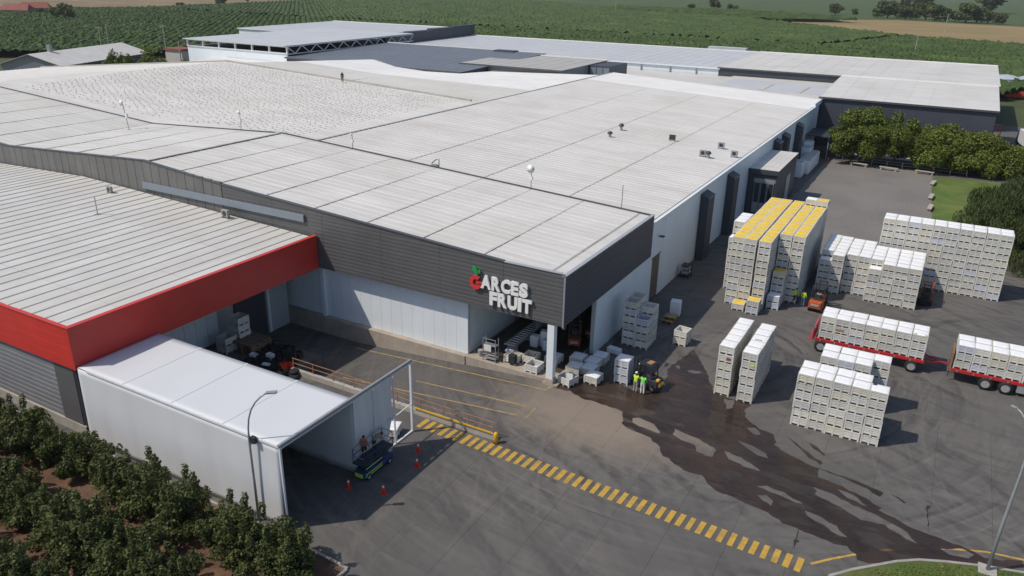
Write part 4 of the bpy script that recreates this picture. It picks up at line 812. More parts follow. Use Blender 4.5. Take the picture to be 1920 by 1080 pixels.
# ================================================================ TRAILERS
def wheel(parent, x, y, z, r=.5, wd=.3, axis='y', name='wheel'):
    w_ = link(name, None, parent, (x, y, z))
    MB().lathe([(r*.62, -wd/2), (r*.93, -wd/2), (r, -wd*.32), (r, wd*.32), (r*.93, wd/2), (r*.62, wd/2), (r*.62, -wd/2)], n=22, axis=axis, cap=False).build('tyre', 'rubber', w_, smooth=True)
    MB().lathe([(r*.6, -wd*.46), (r*.6, -wd*.3), (r*.3, -wd*.22), (r*.22, -wd*.44), (r*.2, wd*.3), (r*.6, wd*.46)], n=18, axis=axis).build('rim', 'rim_metal', w_); return w_
def trailer(name, label, x, y, L_, wheels, head):
    t = thing(name, label, 'trailer', (x, y, 0))
    MB().box(0, L_, 0, 2.5, 1.06, 1.20).build('deck', 'trailer_red', t, bevel=.015)
    for yy in (.5, 1.85): MB().box(.1, L_-.1, yy, yy+.14, .82, 1.055).build('chassis_beam', 'trailer_red', t)
    for yy in (-.04, 2.5): MB().box(0, L_, yy, yy+.04, .98, 1.19).build('side_rail', 'trailer_red', t)
    k = .4
    while k < L_-.3: MB().box(k, k+.08, -.08, -.041, 1.0, 1.17).build('stake_pocket', 'metal_grey', t); k += 1.19
    for wx in wheels:
        for yy in (.0, 2.5): wheel(t, wx, yy, .52, .52, .3)
        MB().bar((wx, .2, .5), (wx, 2.3, .5), .12).build('axle', 'metal_dark', t)
        MB().tube([(wx-.58, .12, .62), (wx-.42, .12, .93), (wx, .12, 1.03), (wx+.42, .12, .93), (wx+.58, .12, .62)], .03, 6).build('mudguard', 'metal_dark', t)
    if head: head(t)
    MB().box(L_+.0, L_+.05, .1, .5, .85, 1.02).build('tail_lamp', 'cone_red', t); MB().box(L_, L_+.05, 2.0, 2.4, .85, 1.02).build('tail_lamp', 'cone_red', t); return t
def h1(t):
    MB().add([(-.12,.1,1.0),(-.12,2.4,1.0),(-.12,2.4,2.3),(-.12,.5,2.3),(-.2,.1,1.0),(-.2,2.4,1.0),(-.2,2.4,2.3),(-.2,.5,2.3)], [(0,1,2,3),(4,7,6,5),(0,4,5,1),(1,5,6,2),(2,6,7,3),(3,7,4,0)]).build('headboard', 'pink_tarp', t)
    MB().add([(-.55,0,.9),(-.21,0,.9),(-.21,0,2.0),(-.55,1.2,.9),(-.21,1.2,.9),(-.21,1.2,2.1)], [(0,1,2),(3,5,4),(0,3,4,1),(1,4,5,2),(2,5,3,0)]).build('tarp_roll', 'pink_tarp', t)
    MB().bar((8.65, 1.25, .95), (10.45, 1.25, .9), .12).build('drawbar', 'trailer_red', t); MB().bar((8.65, .4, .95), (9.9, 1.25, .92), .08).build('drawbar_brace', 'trailer_red', t); MB().bar((8.65, 2.1, .95), (9.9, 1.25, .92), .08).build('drawbar_brace', 'trailer_red', t)
trailer('flatbed_trailer', 'red flatbed trailer with single rear axle carrying the left load of bins', -6.65, 66.9, 8.6, (.55, 7.75), h1)
def h2(t):
    MB().box(-.12, -.02, .1, 2.4, .9, 2.5).build('headboard', 'wood', t); MB().box(-.16, -.1, .2, .28, .35, 1.05).build('landing_leg', 'metal_dark', t); MB().box(-.16, -.1, 2.2, 2.28, .35, 1.05).build('landing_leg', 'metal_dark', t)
    MB().box(4.7, 6.6, -.02, .3, .35, .95).build('tool_box', 'metal_grey', t)
trailer('flatbed_trailer', 'red flatbed trailer with twin axles at the right edge of the yard', 3.95, 66.65, 8.6, (2.55, 3.95), h2)

# ================================================================ PEOPLE
def person(label, loc, rz, top, legs, hair='hair', pose='stand', cap=None, h=1.74, group=None):
    J = {'pel': (0,0,.95), 'sp': (0,.01,1.15), 'ch': (0,0,1.36), 'nk': (0,.01,1.5), 'hd': (0,-.02,1.62), 'hd2': (0,-.01,1.74),
         'sl': (.17,0,1.42), 'sr': (-.17,0,1.42), 'hl': (.095,0,.92), 'hr': (-.095,0,.92), 'kl': (.11,-.03,.5), 'kr': (-.11,-.03,.5), 'al': (.11,.03,.09), 'ar': (-.11,.03,.09), 'tl': (.13,-.13,.04), 'tr': (-.13,-.13,.04),
         'el': (.26,.03,1.15), 'er': (-.26,.03,1.15), 'wl': (.25,-.12,.93), 'wr': (-.25,-.12,.93)}
    if pose == 'reach': J.update(el=(.26,-.18,1.22), wl=(.14,-.40,1.30), er=(-.24,-.14,1.18), wr=(-.14,-.36,1.12))
    if pose == 'walk': J.update(kl=(.11,-.2,.52), al=(.11,-.12,.1), tl=(.12,-.28,.05), kr=(-.11,.05,.5), ar=(-.11,.3,.14), tr=(-.11,.17,.05), wl=(.26,.12,.95), wr=(-.26,-.22,.98))
    if pose == 'bend':
        for k, d in {'sp': (0,-.10,1.12), 'ch': (0,-.30,1.24), 'nk': (0,-.42,1.30), 'hd': (0,-.53,1.34), 'hd2': (0,-.62,1.42), 'sl': (.17,-.33,1.26), 'sr': (-.17,-.33,1.26), 'el': (.24,-.46,1.04), 'er': (-.24,-.46,1.04), 'wl': (.18,-.62,.92), 'wr': (-.18,-.62,.92)}.items(): J[k] = d
    if pose == 'sit':
        for k in ('pel', 'sp', 'ch', 'nk', 'hd', 'hd2', 'sl', 'sr', 'el', 'er', 'wl', 'wr', 'hl', 'hr'): J[k] = (J[k][0], J[k][1], J[k][2]-.45)
        J.update(kl=(.13,-.42,.5), kr=(-.13,-.42,.5), al=(.13,-.45,.09), ar=(-.13,-.45,.09), tl=(.13,-.6,.05), tr=(-.13,-.6,.05), el=(.25,-.12,.78), er=(-.25,-.12,.78), wl=(.15,-.4,.8), wr=(-.15,-.4,.8))
    rad = {'pel': .155, 'sp': .15, 'ch': .175, 'nk': .065, 'hd': .104, 'hd2': .09, 'sl': .085, 'sr': .085, 'hl': .115, 'hr': .115, 'kl': .078, 'kr': .078, 'al': .055, 'ar': .055, 'tl': .04, 'tr': .04, 'el': .048, 'er': .048, 'wl': .034, 'wr': .034}
    E_ = [('pel','sp'),('sp','ch'),('ch','nk'),('nk','hd'),('hd','hd2'),('ch','sl'),('sl','el'),('el','wl'),('ch','sr'),('sr','er'),('er','wr'),('pel','hl'),('hl','kl'),('kl','al'),('al','tl'),('pel','hr'),('hr','kr'),('kr','ar'),('ar','tr')]
    for s_, w_, e_ in (('l', 'wl', 'el'), ('r', 'wr', 'er')):
        W0 = Vector(J[w_]); d = (W0-Vector(J[e_])).normalized(); sd = d.cross(Vector((0,-1,.2))).normalized(); J['p'+s_] = tuple(W0+d*.08); rad['p'+s_] = .03; E_.append((w_, 'p'+s_))
        for q in range(5):
            k1, k2 = f'f{s_}{q}a', f'f{s_}{q}b'; off = sd*((q-1.5)*.02) if q < 4 else sd*.045
            J[k1] = tuple(W0+d*(.12 if q < 4 else .07)+off); J[k2] = tuple(W0+d*((.165+.01*(q in (1, 2))) if q < 4 else .11)+off*1.15+Vector((0,-.02,-.01))); rad[k1] = .0105; rad[k2] = .009; E_ += [('p'+s_ if q < 4 else w_, k1), (k1, k2)]
    names = list(J); me = bpy.data.meshes.new('body'); me.from_pydata([J[k] for k in names], [(names.index(a), names.index(b)) for a, b in E_], [])
    o = bpy.data.objects.new('tmp', me); COL.objects.link(o); o.modifiers.new('skin', 'SKIN'); ss = o.modifiers.new('sub', 'SUBSURF'); ss.levels = 2; ss.render_levels = 2
    for k, v in zip(names, me.skin_vertices[0].data): v.radius = (rad[k], rad[k]*(.72 if k in ('ch', 'sp', 'pel') else 1)); v.use_root = k == 'pel'
    body = bpy.data.meshes.new_from_object(o.evaluated_get(bpy.context.evaluated_depsgraph_get())); bpy.data.objects.remove(o)
    ms = [top, legs, 'skin', hair, 'metal_dark', cap or top]
    for m_ in ms: body.materials.append(M[m_])
    segs = [(Vector(J[a]), Vector(J[b]), a, b) for a, b in E_]
    for p in body.polygons:
        c = p.center; best = None
        for a, b, na, nb in segs:
            ab = b-a; t_ = max(0, min(1, (c-a).dot(ab)/max(1e-6, ab.length_squared))); dd = (c-(a+ab*t_)).length
            if best is None or dd < best[0]: best = (dd, na, nb, t_)
        _, na, nb, t_ = best; mi = 0
        if nb in ('hl','hr','kl','kr','al','ar') or na in ('hl','hr') : mi = 1
        if nb in ('tl','tr'): mi = 4
        if nb in ('nk',) and t_ > .6 or na == 'nk' or na == 'hd': mi = 2
        if na == 'hd' or (na == 'nk' and t_ > .5 and c.y > J['hd'][1]+.03): mi = 3
        if nb[0] in 'pf' or na[0] in 'pf' and na != 'pel': mi = 2
        if na == 'pel' and nb == 'sp': mi = 0 if t_ > .1 else 1
        p.material_index = mi; p.use_smooth = True
    pr = thing('person', label, 'person', loc, rz, group); pr.scale = (h/1.74,)*3; link('body', body, pr)
    hd = Vector(J['hd']); f_ = MB()
    for s_ in (-1, 1): f_.lathe([(.012, -.01), (.014, 0), (.002, .012)], (hd.x+.035*s_, hd.y-.088, hd.z+.03), 8, 'y')
    f_.build('eyes', 'metal_dark', pr); MB().add([(hd.x-.016,hd.y-.09,hd.z-.02),(hd.x+.016,hd.y-.09,hd.z-.02),(hd.x,hd.y-.125,hd.z-.015),(hd.x,hd.y-.09,hd.z+.03)], [(0,1,2),(1,3,2),(3,0,2)]).build('nose', 'skin', pr)
    if cap: MB().lathe([(.108, 0), (.112, .05), (.085, .11), (.03, .135)], (J['hd2'][0], J['hd2'][1]+.005, J['hd2'][2]-.07), 14).build('cap', cap, pr, smooth=True)
    return pr
person('worker in yellow vest and white cap beside the three-high bin stack', (-17.42, 51.6, 0), R(172), 'hivis_yellow', 'cloth_grey', pose='reach', cap='cloth_white')
person('worker in green vest and white trousers next to the black forklift', (-16.82, 51.55, 0), R(185), 'hivis_green', 'cloth_white', pose='reach')
person('worker in yellow vest and jeans beside the orange forklift', (-9.35, 76.7, 0), R(170), 'hivis_yellow', 'cloth_jeans')
person('worker in lime vest in the shade of the yellow-topped block', (-10.15, 77.05, 0), R(60), 'hivis_yellow', 'cloth_dark', pose='walk')
person('person in dark clothes walking on the white roof', (-95.9, 109.0, zm(-95.9)+.05), R(40), 'cloth_dark', 'cloth_dark', pose='walk', h=1.8)
person('person in dark clothes standing left of the garden trees', (-16.9, 152.5, 0), R(10), 'cloth_dark', 'cloth_dark'); person('person in dark clothes beside the first bench', (-14.3, 151.3, 0), R(200), 'cloth_dark', 'cloth_dark', pose='walk')

# ================================================================ FORKLIFTS
def forklift(label, loc, rz, body='orange_paint', guard='metal_dark', mast_h=2.3, s=1.):
    t = thing('forklift', label, 'forklift', loc, rz); t.scale = (s, s, s)      # forks point to +Y
    c = MB(); c.add([(-.55,-1.15,.35),(.55,-1.15,.35),(.58,-.3,.25),(-.58,-.3,.25),(-.5,-1.2,1.0),(.5,-1.2,1.0),(.58,-.3,1.05),(-.58,-.3,1.05)], [(0,3,2,1),(4,5,6,7),(0,1,5,4),(1,2,6,5),(2,3,7,6),(3,0,4,7)]); c.build('counterweight', body, t, bevel=.08)
    MB().box(-.56, .56, -.29, .75, .22, .52).build('chassis', 'metal_dark', t, bevel=.03); MB().box(-.36, .36, -.75, -.25, 1.06, 1.14).build('engine_hood', 'metal_dark', t, bevel=.03)
    MB().box(-.24, .24, -.42, .05, .95, 1.08).build('seat', 'metal_dark', t, bevel=.04); MB().box(-.24, .24, -.52, -.42, 1.05, 1.5).build('seat_back', 'metal_dark', t, bevel=.04)
    MB().box(-.4, .4, .62, .74, .52, 1.15).build('dashboard', body, t, bevel=.03); MB().tube([(0, .62, 1.05), (0, .42, 1.22)], .03, 6).build('steering_column', 'metal_dark', t); MB().tube([(.17*math.cos(a), .40-.06*math.sin(a), 1.24+.15*math.sin(a)) for a in np.linspace(0, 6.28, 14)], .015, 5, cap=False).build('steering_wheel', 'metal_dark', t)
    for sx in (-1, 1):
        MB().tube([(sx*.5, -.62, 1.05), (sx*.48, -.5, 2.1)], .05, 6).build('guard_post', guard, t); MB().tube([(sx*.5, .7, .55), (sx*.47, .45, 2.1)], .05, 6).build('guard_post', guard, t)
    g = MB(); g.box(-.52, .52, -.58, -.50, 2.1, 2.16); g.box(-.52, .52, .44, .52, 2.1, 2.16); g.box(-.52, -.45, -.5, .44, 2.1, 2.16); g.box(.45, .52, -.5, .44, 2.1, 2.16)
    for k in range(6): g.box(-.36+.13*k, -.32+.13*k, -.5, .44, 2.11, 2.15)
    g.build('overhead_guard', guard, t)
    for sx in (-1, 1): MB().box(sx*.3-.05, sx*.3+.05, .86, .98, .1, mast_h).build('mast_rail', 'metal_dark', t); MB().box(sx*.3-.06, sx*.3+.06, 1.12, 2.15, .12, .17).build('fork', 'metal_dark', t)
    for z in (.5, 1.3, mast_h-.1): MB().box(-.36, .36, .88, .95, z, z+.09).build('mast_crossbar', 'metal_dark', t)
    MB().box(-.5, .5, 1.02, 1.1, .2, .32).build('carriage', 'metal_dark', t); MB().box(-.5, .5, 1.02, 1.1, .6, .7).build('carriage', 'metal_dark', t)
    for sx in (-1, 1): wheel(t, sx*.5, .6, .32, .32, .24, 'x'); wheel(t, sx*.46, -.78, .26, .26, .2, 'x'); MB().lathe([(.07, 0), (.08, .04), (.05, .07)], (sx*.4, .54, 1.98), 10, 'y').build('head_lamp', 'white_plain', t)
    MB().box(-.34, .34, -1.215, -1.17, .62, .82).build('rear_panel', 'cloth_grey', t)
    return t
forklift('orange forklift with a driver beside the yellow-topped block', (-7.95, 76.9, 0), R(-6), s=1.15); person('driver in white shirt sitting in the orange forklift', (-7.97, 76.75, .72), R(174), 'cloth_white', 'cloth_dark', pose='sit')
forklift('orange-roofed forklift in the shade between the middle block and back wall', (1.3, 84.4, 0), R(176), body='metal_dark', guard='orange_paint')  # body set black, the shade of the bin stacks painted into it
t = forklift('black forklift with yellow gas cylinder behind the two workers', (-16.95, 52.9, 0), R(78), body='metal_dark'); MB().tube([(-.3, -1.15, .62), (.3, -1.15, .62)], .19, 12).build('gas_cylinder', 'yellow_bright', t); MB().box(-.40, -.1, -1.25, -.98, .95, 1.15).build('tank_bracket', 'yellow_bright', t, bevel=.05)

ct = MB().box(-.3, .3, -.22, .22, 0, .05); link('cardboard_sheet', ct.mesh('cardboard_sheet', 'cardboard'), None, (-16.75, 52.9, 2.17), (0, 0, R(75)), 'brown cardboard sheet lying on the guard of the black forklift', 'cardboard')
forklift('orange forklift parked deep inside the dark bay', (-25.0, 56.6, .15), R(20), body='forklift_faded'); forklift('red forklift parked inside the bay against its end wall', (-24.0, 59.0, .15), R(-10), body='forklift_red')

# ================================================================ SCISSOR LIFT WITH WORKERS
sc = thing('scissor_lift', 'blue scissor lift with lime stripes at the tent mouth', 'scissor lift', (-28.35, 33.0, 0))
MB().box(-.45, .45, -1.45, 1.45, .25, .6).build('chassis', 'blue_paint', sc, bevel=.03); MB().box(-.47, .47, -1.5, 1.5, 1.15, 1.27).build('platform', 'metal_dark', sc)
for sx in (-.4, .4):
    for a, b in (((-1.2, .6), (1.2, 1.14)), ((-1.2, 1.14), (1.2, .6))): MB().bar((sx, a[0], a[1]), (sx, b[0], b[1]), .06, .09).build('scissor_arm', 'blue_paint', sc)
    for y in (-1.45, -.5, .5, 1.45): MB().bar((sx*1.1, y, 1.27), (sx*1.1, y, 2.25), .04).build('guard_post', 'blue_paint', sc)
    for z in (1.75, 2.25): MB().bar((sx*1.1, -1.45, z), (sx*1.1, 1.45, z), .04).build('guard_rail', 'metal_grey' if z > 2 else 'blue_paint', sc)
    for z in (.32, .48, .90): MB().box(sx*1.17-.006, sx*1.17+.006, -1.35, .3, z, z+.06).build('stripe', 'lime', sc)
for y in (-1.46, 1.46):
    for z in (1.75, 2.25): MB().bar((-.44, y, z), (.44, y, z), .04).build('guard_rail', 'metal_grey', sc)
MB().box(-.3, .3, -1.52, -1.47, .3, .55).build('stripe', 'lime', sc)
for sx in (-.42, .42):
    for y in (-1.05, 1.05): wheel(sc, sx, y, .22, .22, .16, 'x')
person('worker in red plaid shirt at the near end of the scissor lift', (-28.4, 32.2, 1.27), R(200), 'cloth_plaid', 'cloth_dark'); person('worker in tan shirt bending over the scissor lift rail', (-28.25, 33.0, 1.27), R(150), 'cloth_tan', 'cloth_dark', pose='bend')

# ================================================================ CONES, LAMPS
CN = None
for x, y, l in ((-26.14, 34.7, 'red traffic cone on the shadow line nearer the scissor lift right side'), (-27.1, 36.15, 'red traffic cone nearest the yellow blocks'), (-28.46, 30.6, 'red traffic cone at the tent mouth left of the lift'), (-26.25, 31.3, 'red traffic cone at the near shadow edge'), (-18.2, 150.6, 'traffic cone left of the garden trees'), (-15.3, 149.6, 'traffic cone by the first bench')):
    t = thing('traffic_cone', l, 'cone', (x, y, 0), random.uniform(0, 1), 'red cones'); t.scale = (.85, .85, .85); MB().box(-.22, .22, -.22, .22, 0, .04).build('base', 'cone_red', t); MB().lathe([(.17, .04), (.11, .40), (.05, .76), (.02, .78)], n=16).build('cone', 'cone_red', t, smooth=True); MB().lathe([(.088, .54), (.062, .70)], n=16).build('reflective_band', 'white_plain', t)
ll = thing('street_lamp', 'curved grey street lamp with floodlight in front of the white tent', 'street lamp', (-30.9, 25.5, 0))
pts = [(0,0,0), (0,0,3), (0,0,5.6), (.02,.02,6.3), (.09,.07,6.9), (.22,.18,7.45), (.42,.34,7.9), (.68,.55,8.25), (.98,.80,8.5)]
MB().tube(pts, [.09, .075, .065]+[.05]*6, 10).build('pole', 'metal_grey', ll, smooth=True)
hd = MB(); hd.bar((.92, .76, 8.48), (1.42, 1.10, 8.52), .26, .10); hd.build('lamp_head', 'metal_grey', ll, bevel=.02); MB().lathe([(.16, 0), (.16, .05)], n=14).build('base_plate', 'metal_dark', ll)
f_ = link('floodlight', None, ll, (.22, .12, 5.55)); MB().box(-.16, .16, -.10, .12, -.2, .22).build('housing', 'metal_dark', f_, bevel=.02); MB().bar((-.22, -.12, -.3), (0, 0, -.2), .05).build('bracket', 'metal_grey', f_)
lr = thing('street_lamp', 'tall pale street lamp on the grass island at the right', 'street lamp', (6.62, 42.75, .12))
pts = [(0,0,0), (.05,.05,3), (.18,.18,6.2), (.2,.25,7.6), (.1,.35,8.5), (-.15,.5,9.1), (-.5,.75,9.5), (-.75,.95,9.6)]
MB().tube(pts, [.10, .09, .07, .06, .055, .05, .045, .045], 10).build('pole', 'metal_grey', lr, smooth=True); MB().bar((-.7, .9, 9.6), (-.95, 1.1, 9.6), .16, .08).build('lamp_head', 'metal_grey', lr, bevel=.02); MB().box(-.45, .45, -.45, .45, -.1, .06).build('footing', 'concrete_light', lr)

# ================================================================ CLUTTER BY THE DOCK AND BAY
pl = thing('pallet_pile', 'pile of brown planks and pallets beside the tent', 'pallets', (-48.3, 41.3, 0)); rn = random.Random(4)
for k in range(9): MB().box(-1.5+rn.uniform(-.1, .1), 1.3+rn.uniform(-.2, .2), -1.0+.25*k, -.78+.25*k, .9, .98+rn.uniform(0, .05)).build('plank', 'door_brown', pl)
for x in (-1.4, -.2, 1.0): MB().box(x, x+.2, -1.0, 1.2, 0, .895).build('bearer', 'wood', pl)
MB().box(-1.7, -1.45, -1.1, .2, .5, 1.0).build('edge_board', 'cardboard', pl)
PAL = ('metal_dark', 'metal_dark', 'rubber', 'metal_dark', 'interior_dark', 'rubber')
k = 0
for i in range(7):
    for j in range(7):
        x, y = -46.6+.68*i+rn.uniform(-.1, .1), 38.7+.63*j+rn.uniform(-.1, .1)-.03*i
        if i > 5 and j > 1 or (i == 5 and j > 4): continue
        m_ = PAL[rn.randrange(6)]; lbl = f'black crate in the dock-side heap, {ORD[i]} from the plank pile, {ORD[j]} from the tent'; g_ = 'black crates heaped by the dock wall'
        if (i, j) in ((0, 2), (2, 3), (3, 1)): m_ = 'white_plain'; lbl = {(0, 2): 'white crate beside the plank pile', (2, 3): 'white crate in the middle of the black crate heap', (3, 1): 'white crate at the tent side of the black crate heap'}[(i, j)]; g_ = None
        if (i, j) in ((5, 2), (5, 3)): m_ = 'cone_red'; lbl = {(5, 2): 'red crate on the tent side of the heap', (5, 3): 'red crate on the dock side of the heap'}[(i, j)]; g_ = None
        z = rn.uniform(.45, .75); c = MB(); c.box(-.3, .3, -.22, .22, 0, z-.2)
        for a in (-1, 1): c.box(-.3, .3, a*.2-.02, a*.2+.02, z-.2, z+.05); c.box(a*.28-.02, a*.28+.02, -.18, .18, z-.2, z+.05)
        c.build('crate', m_, None, loc=(x, y, 0), rot=(0, rn.uniform(-.12, .12), rn.uniform(-.5, .5)), label=lbl, cat='crate', group=g_)
for k, (x, y) in enumerate(((-41.6, 39.6), (-41.9, 40.0))): MB().lathe([(.2, -.1), (.36, -.12), (.4, 0), (.36, .12), (.2, .1)], n=18).build('tyre', 'rubber', None, smooth=True, loc=(x, y-.2, .13+.24*k), label='black tyre at the end of the crate heap, '+('lower' if k == 0 else 'upper'), cat='tyre')
rk = thing('metal_rack', 'steel shelf rack with white cloth at the bay edge', 'rack', (-29.7, 50.05, .16))
for x in (-.6, .6):
    for y in (-.25, .25): MB().bar((x, y, 0), (x, y, 2.1), .05).build('post', 'metal_grey', rk)
for z in (.25, .8, 1.45, 2.05): MB().box(-.6, .6, -.25, .25, z, z+.04).build('shelf', 'metal_grey', rk) if z < 2 else MB().bar((-.6, -.25, z), (.6, -.25, z), .05).build('rail', 'metal_grey', rk)
MB().box(-.5, .2, -.30, -.26, .95, 1.5).build('cloth', 'cloth_white', None, loc=(-29.7, 50.05, .16), label='white cloth hanging on the steel rack', cat='cloth')
for i in range(7): MB().box(-.17, .17, -.14, .14, 0, .22).build('bag', ('blue_bag', 'white_plain', 'cloth_grey')[i % 3], None, bevel=.07, loc=(-28.35+rn.uniform(-.3, .3), 50.75+rn.uniform(-.3, .3), .62+.07*i), rot=(rn.uniform(-.6, .6), rn.uniform(-.6, .6), rn.uniform(0, 3)), label=f"{('blue', 'white', 'grey')[i % 3]} bag heaped in the bin beside the metal rack, {ORD[i]} from the bottom", cat='bag', group='bags in the heaped bin')
MB().lathe([(.2, 0), (.24, .5), (.25, .52)], n=14).build('bucket', 'cloth_grey', None, loc=(-30.9, 50.4, .16), label='grey bucket in the corner of the bay', cat='bucket')
for k, (x, y, h_) in enumerate(((-27.8, 54.4, 1.1), (-27.1, 54.9, 1.5), (-26.6, 54.3, 1.0))): MB().box(-.38, .38, -.35, .35, 0, h_).build('bulk_bag', 'white_plain', None, bevel=.12, loc=(x, y, .16), rot=(0, 0, .3*k), label=('left', 'tallest', 'right')[k]+' white bulk bag inside the shaded bay', cat='bag')
hc = thing('hand_cart', 'dark cleaning cart with hanging cloths beside the heaped bin', 'cart', (-27.75, 50.35, .16)); MB().box(-.3, .3, -.25, .25, .15, .9).build('tub', 'cloth_dark', hc, bevel=.04); MB().bar((-.3, .2, .9), (-.3, .2, 1.2), .04).build('handle', 'metal_grey', hc); MB().box(-.34, -.31, -.2, .15, .4, .95).build('rag', 'cloth_white', hc)
for s_ in (-.22, .22): wheel(hc, s_, 0, .09, .09, .05, 'x')
cv = thing('conveyor', 'long roller conveyor inside the dark bay', 'conveyor', (-29.0, 55.0, .15))
for x in (-.5, .5): MB().box(x-.04, x+.04, -3, 4, .7, .85).build('side_rail', 'metal_grey', cv)
for y in (-2.5, 0, 3.5): MB().box(-.5, .5, y, y+.08, 0, .69).build('leg_frame', 'metal_grey', cv)
for k in range(16): MB().tube([(-.46, -2.9+.43*k, .78), (.46, -2.9+.43*k, .78)], .06, 6).build('roller', 'rim_metal', cv)
wh = thing('hose_post', 'thin black hose stand in front of the bins in the bay', 'post', (-26.0, 51.0, .16)); MB().tube([(0,0,0), (0,0,1.1), (.1,0,1.3), (.25,0,1.25)], .03, 6).build('pipe', 'metal_dark', wh)
MB().box(-.6, .6, -.3, .3, 0, .45).build('foam_block', 'white_plain', None, bevel=.04, loc=(-21.5, 57.2, 0), rot=(0, 0, R(-8)), label='white foam block lying on the ground by the bay wall', cat='block')
MB().box(-.5, .5, -.45, .45, 0, 1.5).build('wrapped_pallet', 'white_plain', None, bevel=.1, loc=(-19.6, 67.9, .02), rot=(0, 0, R(8)), label='tall white wrapped load near the brown doors', cat='package')
for k in range(2):
    p_ = thing('pallet', f"yellow pallet beside the white wrapped load, {'upper' if k else 'lower'}", 'pallet', (-19.6+.1*k, 65.9+.3*k, .3*k), R(-5+8*k))
    for q in range(5): MB().box(-.6, .6, -.5+.22*q, -.36+.22*q, .22, .27).build('slat', 'yellow_faded', p_)
    for q in (-.5, 0, .5): MB().box(q-.06, q+.06, -.5, .52, 0, .215).build('bearer', 'wood', p_)
    MB().box(-.55, .55, -.45, .45, .275, .29).build('cover', 'yellow_faded', p_)
jk = thing('waste_trolley', 'dark trolley loaded with white sacks against the white wall', 'trolley', (-22.0, 78.7, 0)); MB().box(-.5, .5, -.6, .6, .2, .3).build('deck', 'metal_dark', jk)
for x in (-.45, .45):
    for y in (-.55, .55): MB().bar((x, y, .3), (x, y, 1.4), .05).build('post', 'metal_dark', jk); MB().lathe([(.09, -.03), (.09, .03)], (x, y, .1), 10, 'x').build('wheel', 'rubber', jk)
for z in (.35, .85): MB().box(-.4, .4, -.5, .5, z, z+.35).build('sack', 'cloth_grey', jk, bevel=.1)
MB().box(-.45, .45, -.55, .55, 1.32, 1.38).build('top_frame', 'metal_dark', jk)

# ================================================================ ROOFTOP EQUIPMENT
def ac(label, x, y, z, s=1., m_='metal_grey'):
    t = thing('condenser_unit', label, 'air conditioner', (x, y, z)); t.scale = (s, s, s); MB().box(-.5, .5, -.2, .2, .15, .95).build('housing', m_, t, bevel=.02); MB().lathe([(.3, -.23), (.3, -.205)], (0, 0, .55), 16, 'y').build('fan_grille', 'metal_dark', t)
    for q in (-.4, .4): MB().box(q-.05, q+.05, -.25, .25, -.02, .148).build('foot', 'metal_grey', t)
for x, y, l in ((-33.6, 106.0, 'dark condenser unit alone on the white main roof'), (-26.7, 106.2, 'condenser unit near the roof edge above the annex'), (-27.3, 99.6, 'pale condenser unit left of the small vent'), (-23.9, 102.3, 'pale condenser unit closest to the eave')): ac(l, x, y, zm(x)+.06, .85, 'metal_dark' if 'dark' in l else 'metal_grey')
ac('pale condenser unit on the red building roof by the grey fascia', -57.5, 48.0, zred(-57.5)+.05, .8, 'cloth_grey'); ac('condenser pair on the red building roof further left', -72.6, 46.7, zred(-72.6)+.05, .65, 'cloth_grey')
for x, y, h_, l in ((-26.5, 99.3, .9, 'small dark roof vent beside the condenser'), (-41.9, 107.5, 1.0, 'dark roof vent cowl on the main roof'), (-41.3, 101.8, .8, 'pale roof vent beside the antenna')):
    t = thing('roof_vent', l, 'vent', (x, y, zm(x))); MB().lathe([(.2, 0), (.2, h_*.6)], n=12).build('stack', 'metal_grey', t); MB().lathe([(.36, h_*.6), (.4, h_*.75), (.2, h_)], n=14).build('cowl', 'metal_dark', t)
def mast(label, x, y, z, h_, dish=0, lean=0):
    t = thing('antenna_mast', label, 'antenna', (x, y, z)); MB().tube([(0,0,0), (lean,0,h_)], .045, 6).build('mast', 'metal_grey', t)
    if dish: MB().lathe([(.03, .12), (dish*.6, .05), (dish, -.1)], (lean, -.1, h_), 18, 'y').build('dish', 'white_plain', t, smooth=True); MB().box(-.15, .15, -.15, .1, h_*.45, h_*.6).build('radio_box', 'white_plain', t)
    MB().box(-.2, .2, -.2, .2, -.05, .05).build('foot', 'metal_grey', t)
mast('mast with round white dish at the roof step above the sign', -36.2, 68.8, zf(-36.2)-.1, 2.1, .45); mast('thin mast on the roof step left of the dish', -59.6, 68.8, zf(-59.6)-.1, 1.7, .16); mast('mast with small dish on the left of the front roof', -77.5, 68.7, zf(-77.5)-.1, 2.3, .25); mast('leaning mast with bright head at the far left roof valley', -92.6, 63.7, zf(-92.6), 3.4, .35, -.5); mast('short dark pipe on the red building roof', -67.3, 41.7, zred(-67.3), 1.7); mast('thin mast at the roof step near the corner', -26.3, 69.0, zf(-26.3)-.2, 2.4)
t = thing('roof_hatch', 'small open-framed hatch on the roof step', 'hatch', (-48.0, 68.7, zf(-48)-.1)); MB().tube([(-.5,0,0), (-.4,0,.5), (.1,0,.9), (.5,0,1.0), (.5,0,0)], .05, 6).build('frame', 'metal_dark', t); MB().box(-.3, .3, -.2, .2, 0, .35).build('box', 'metal_grey', t)

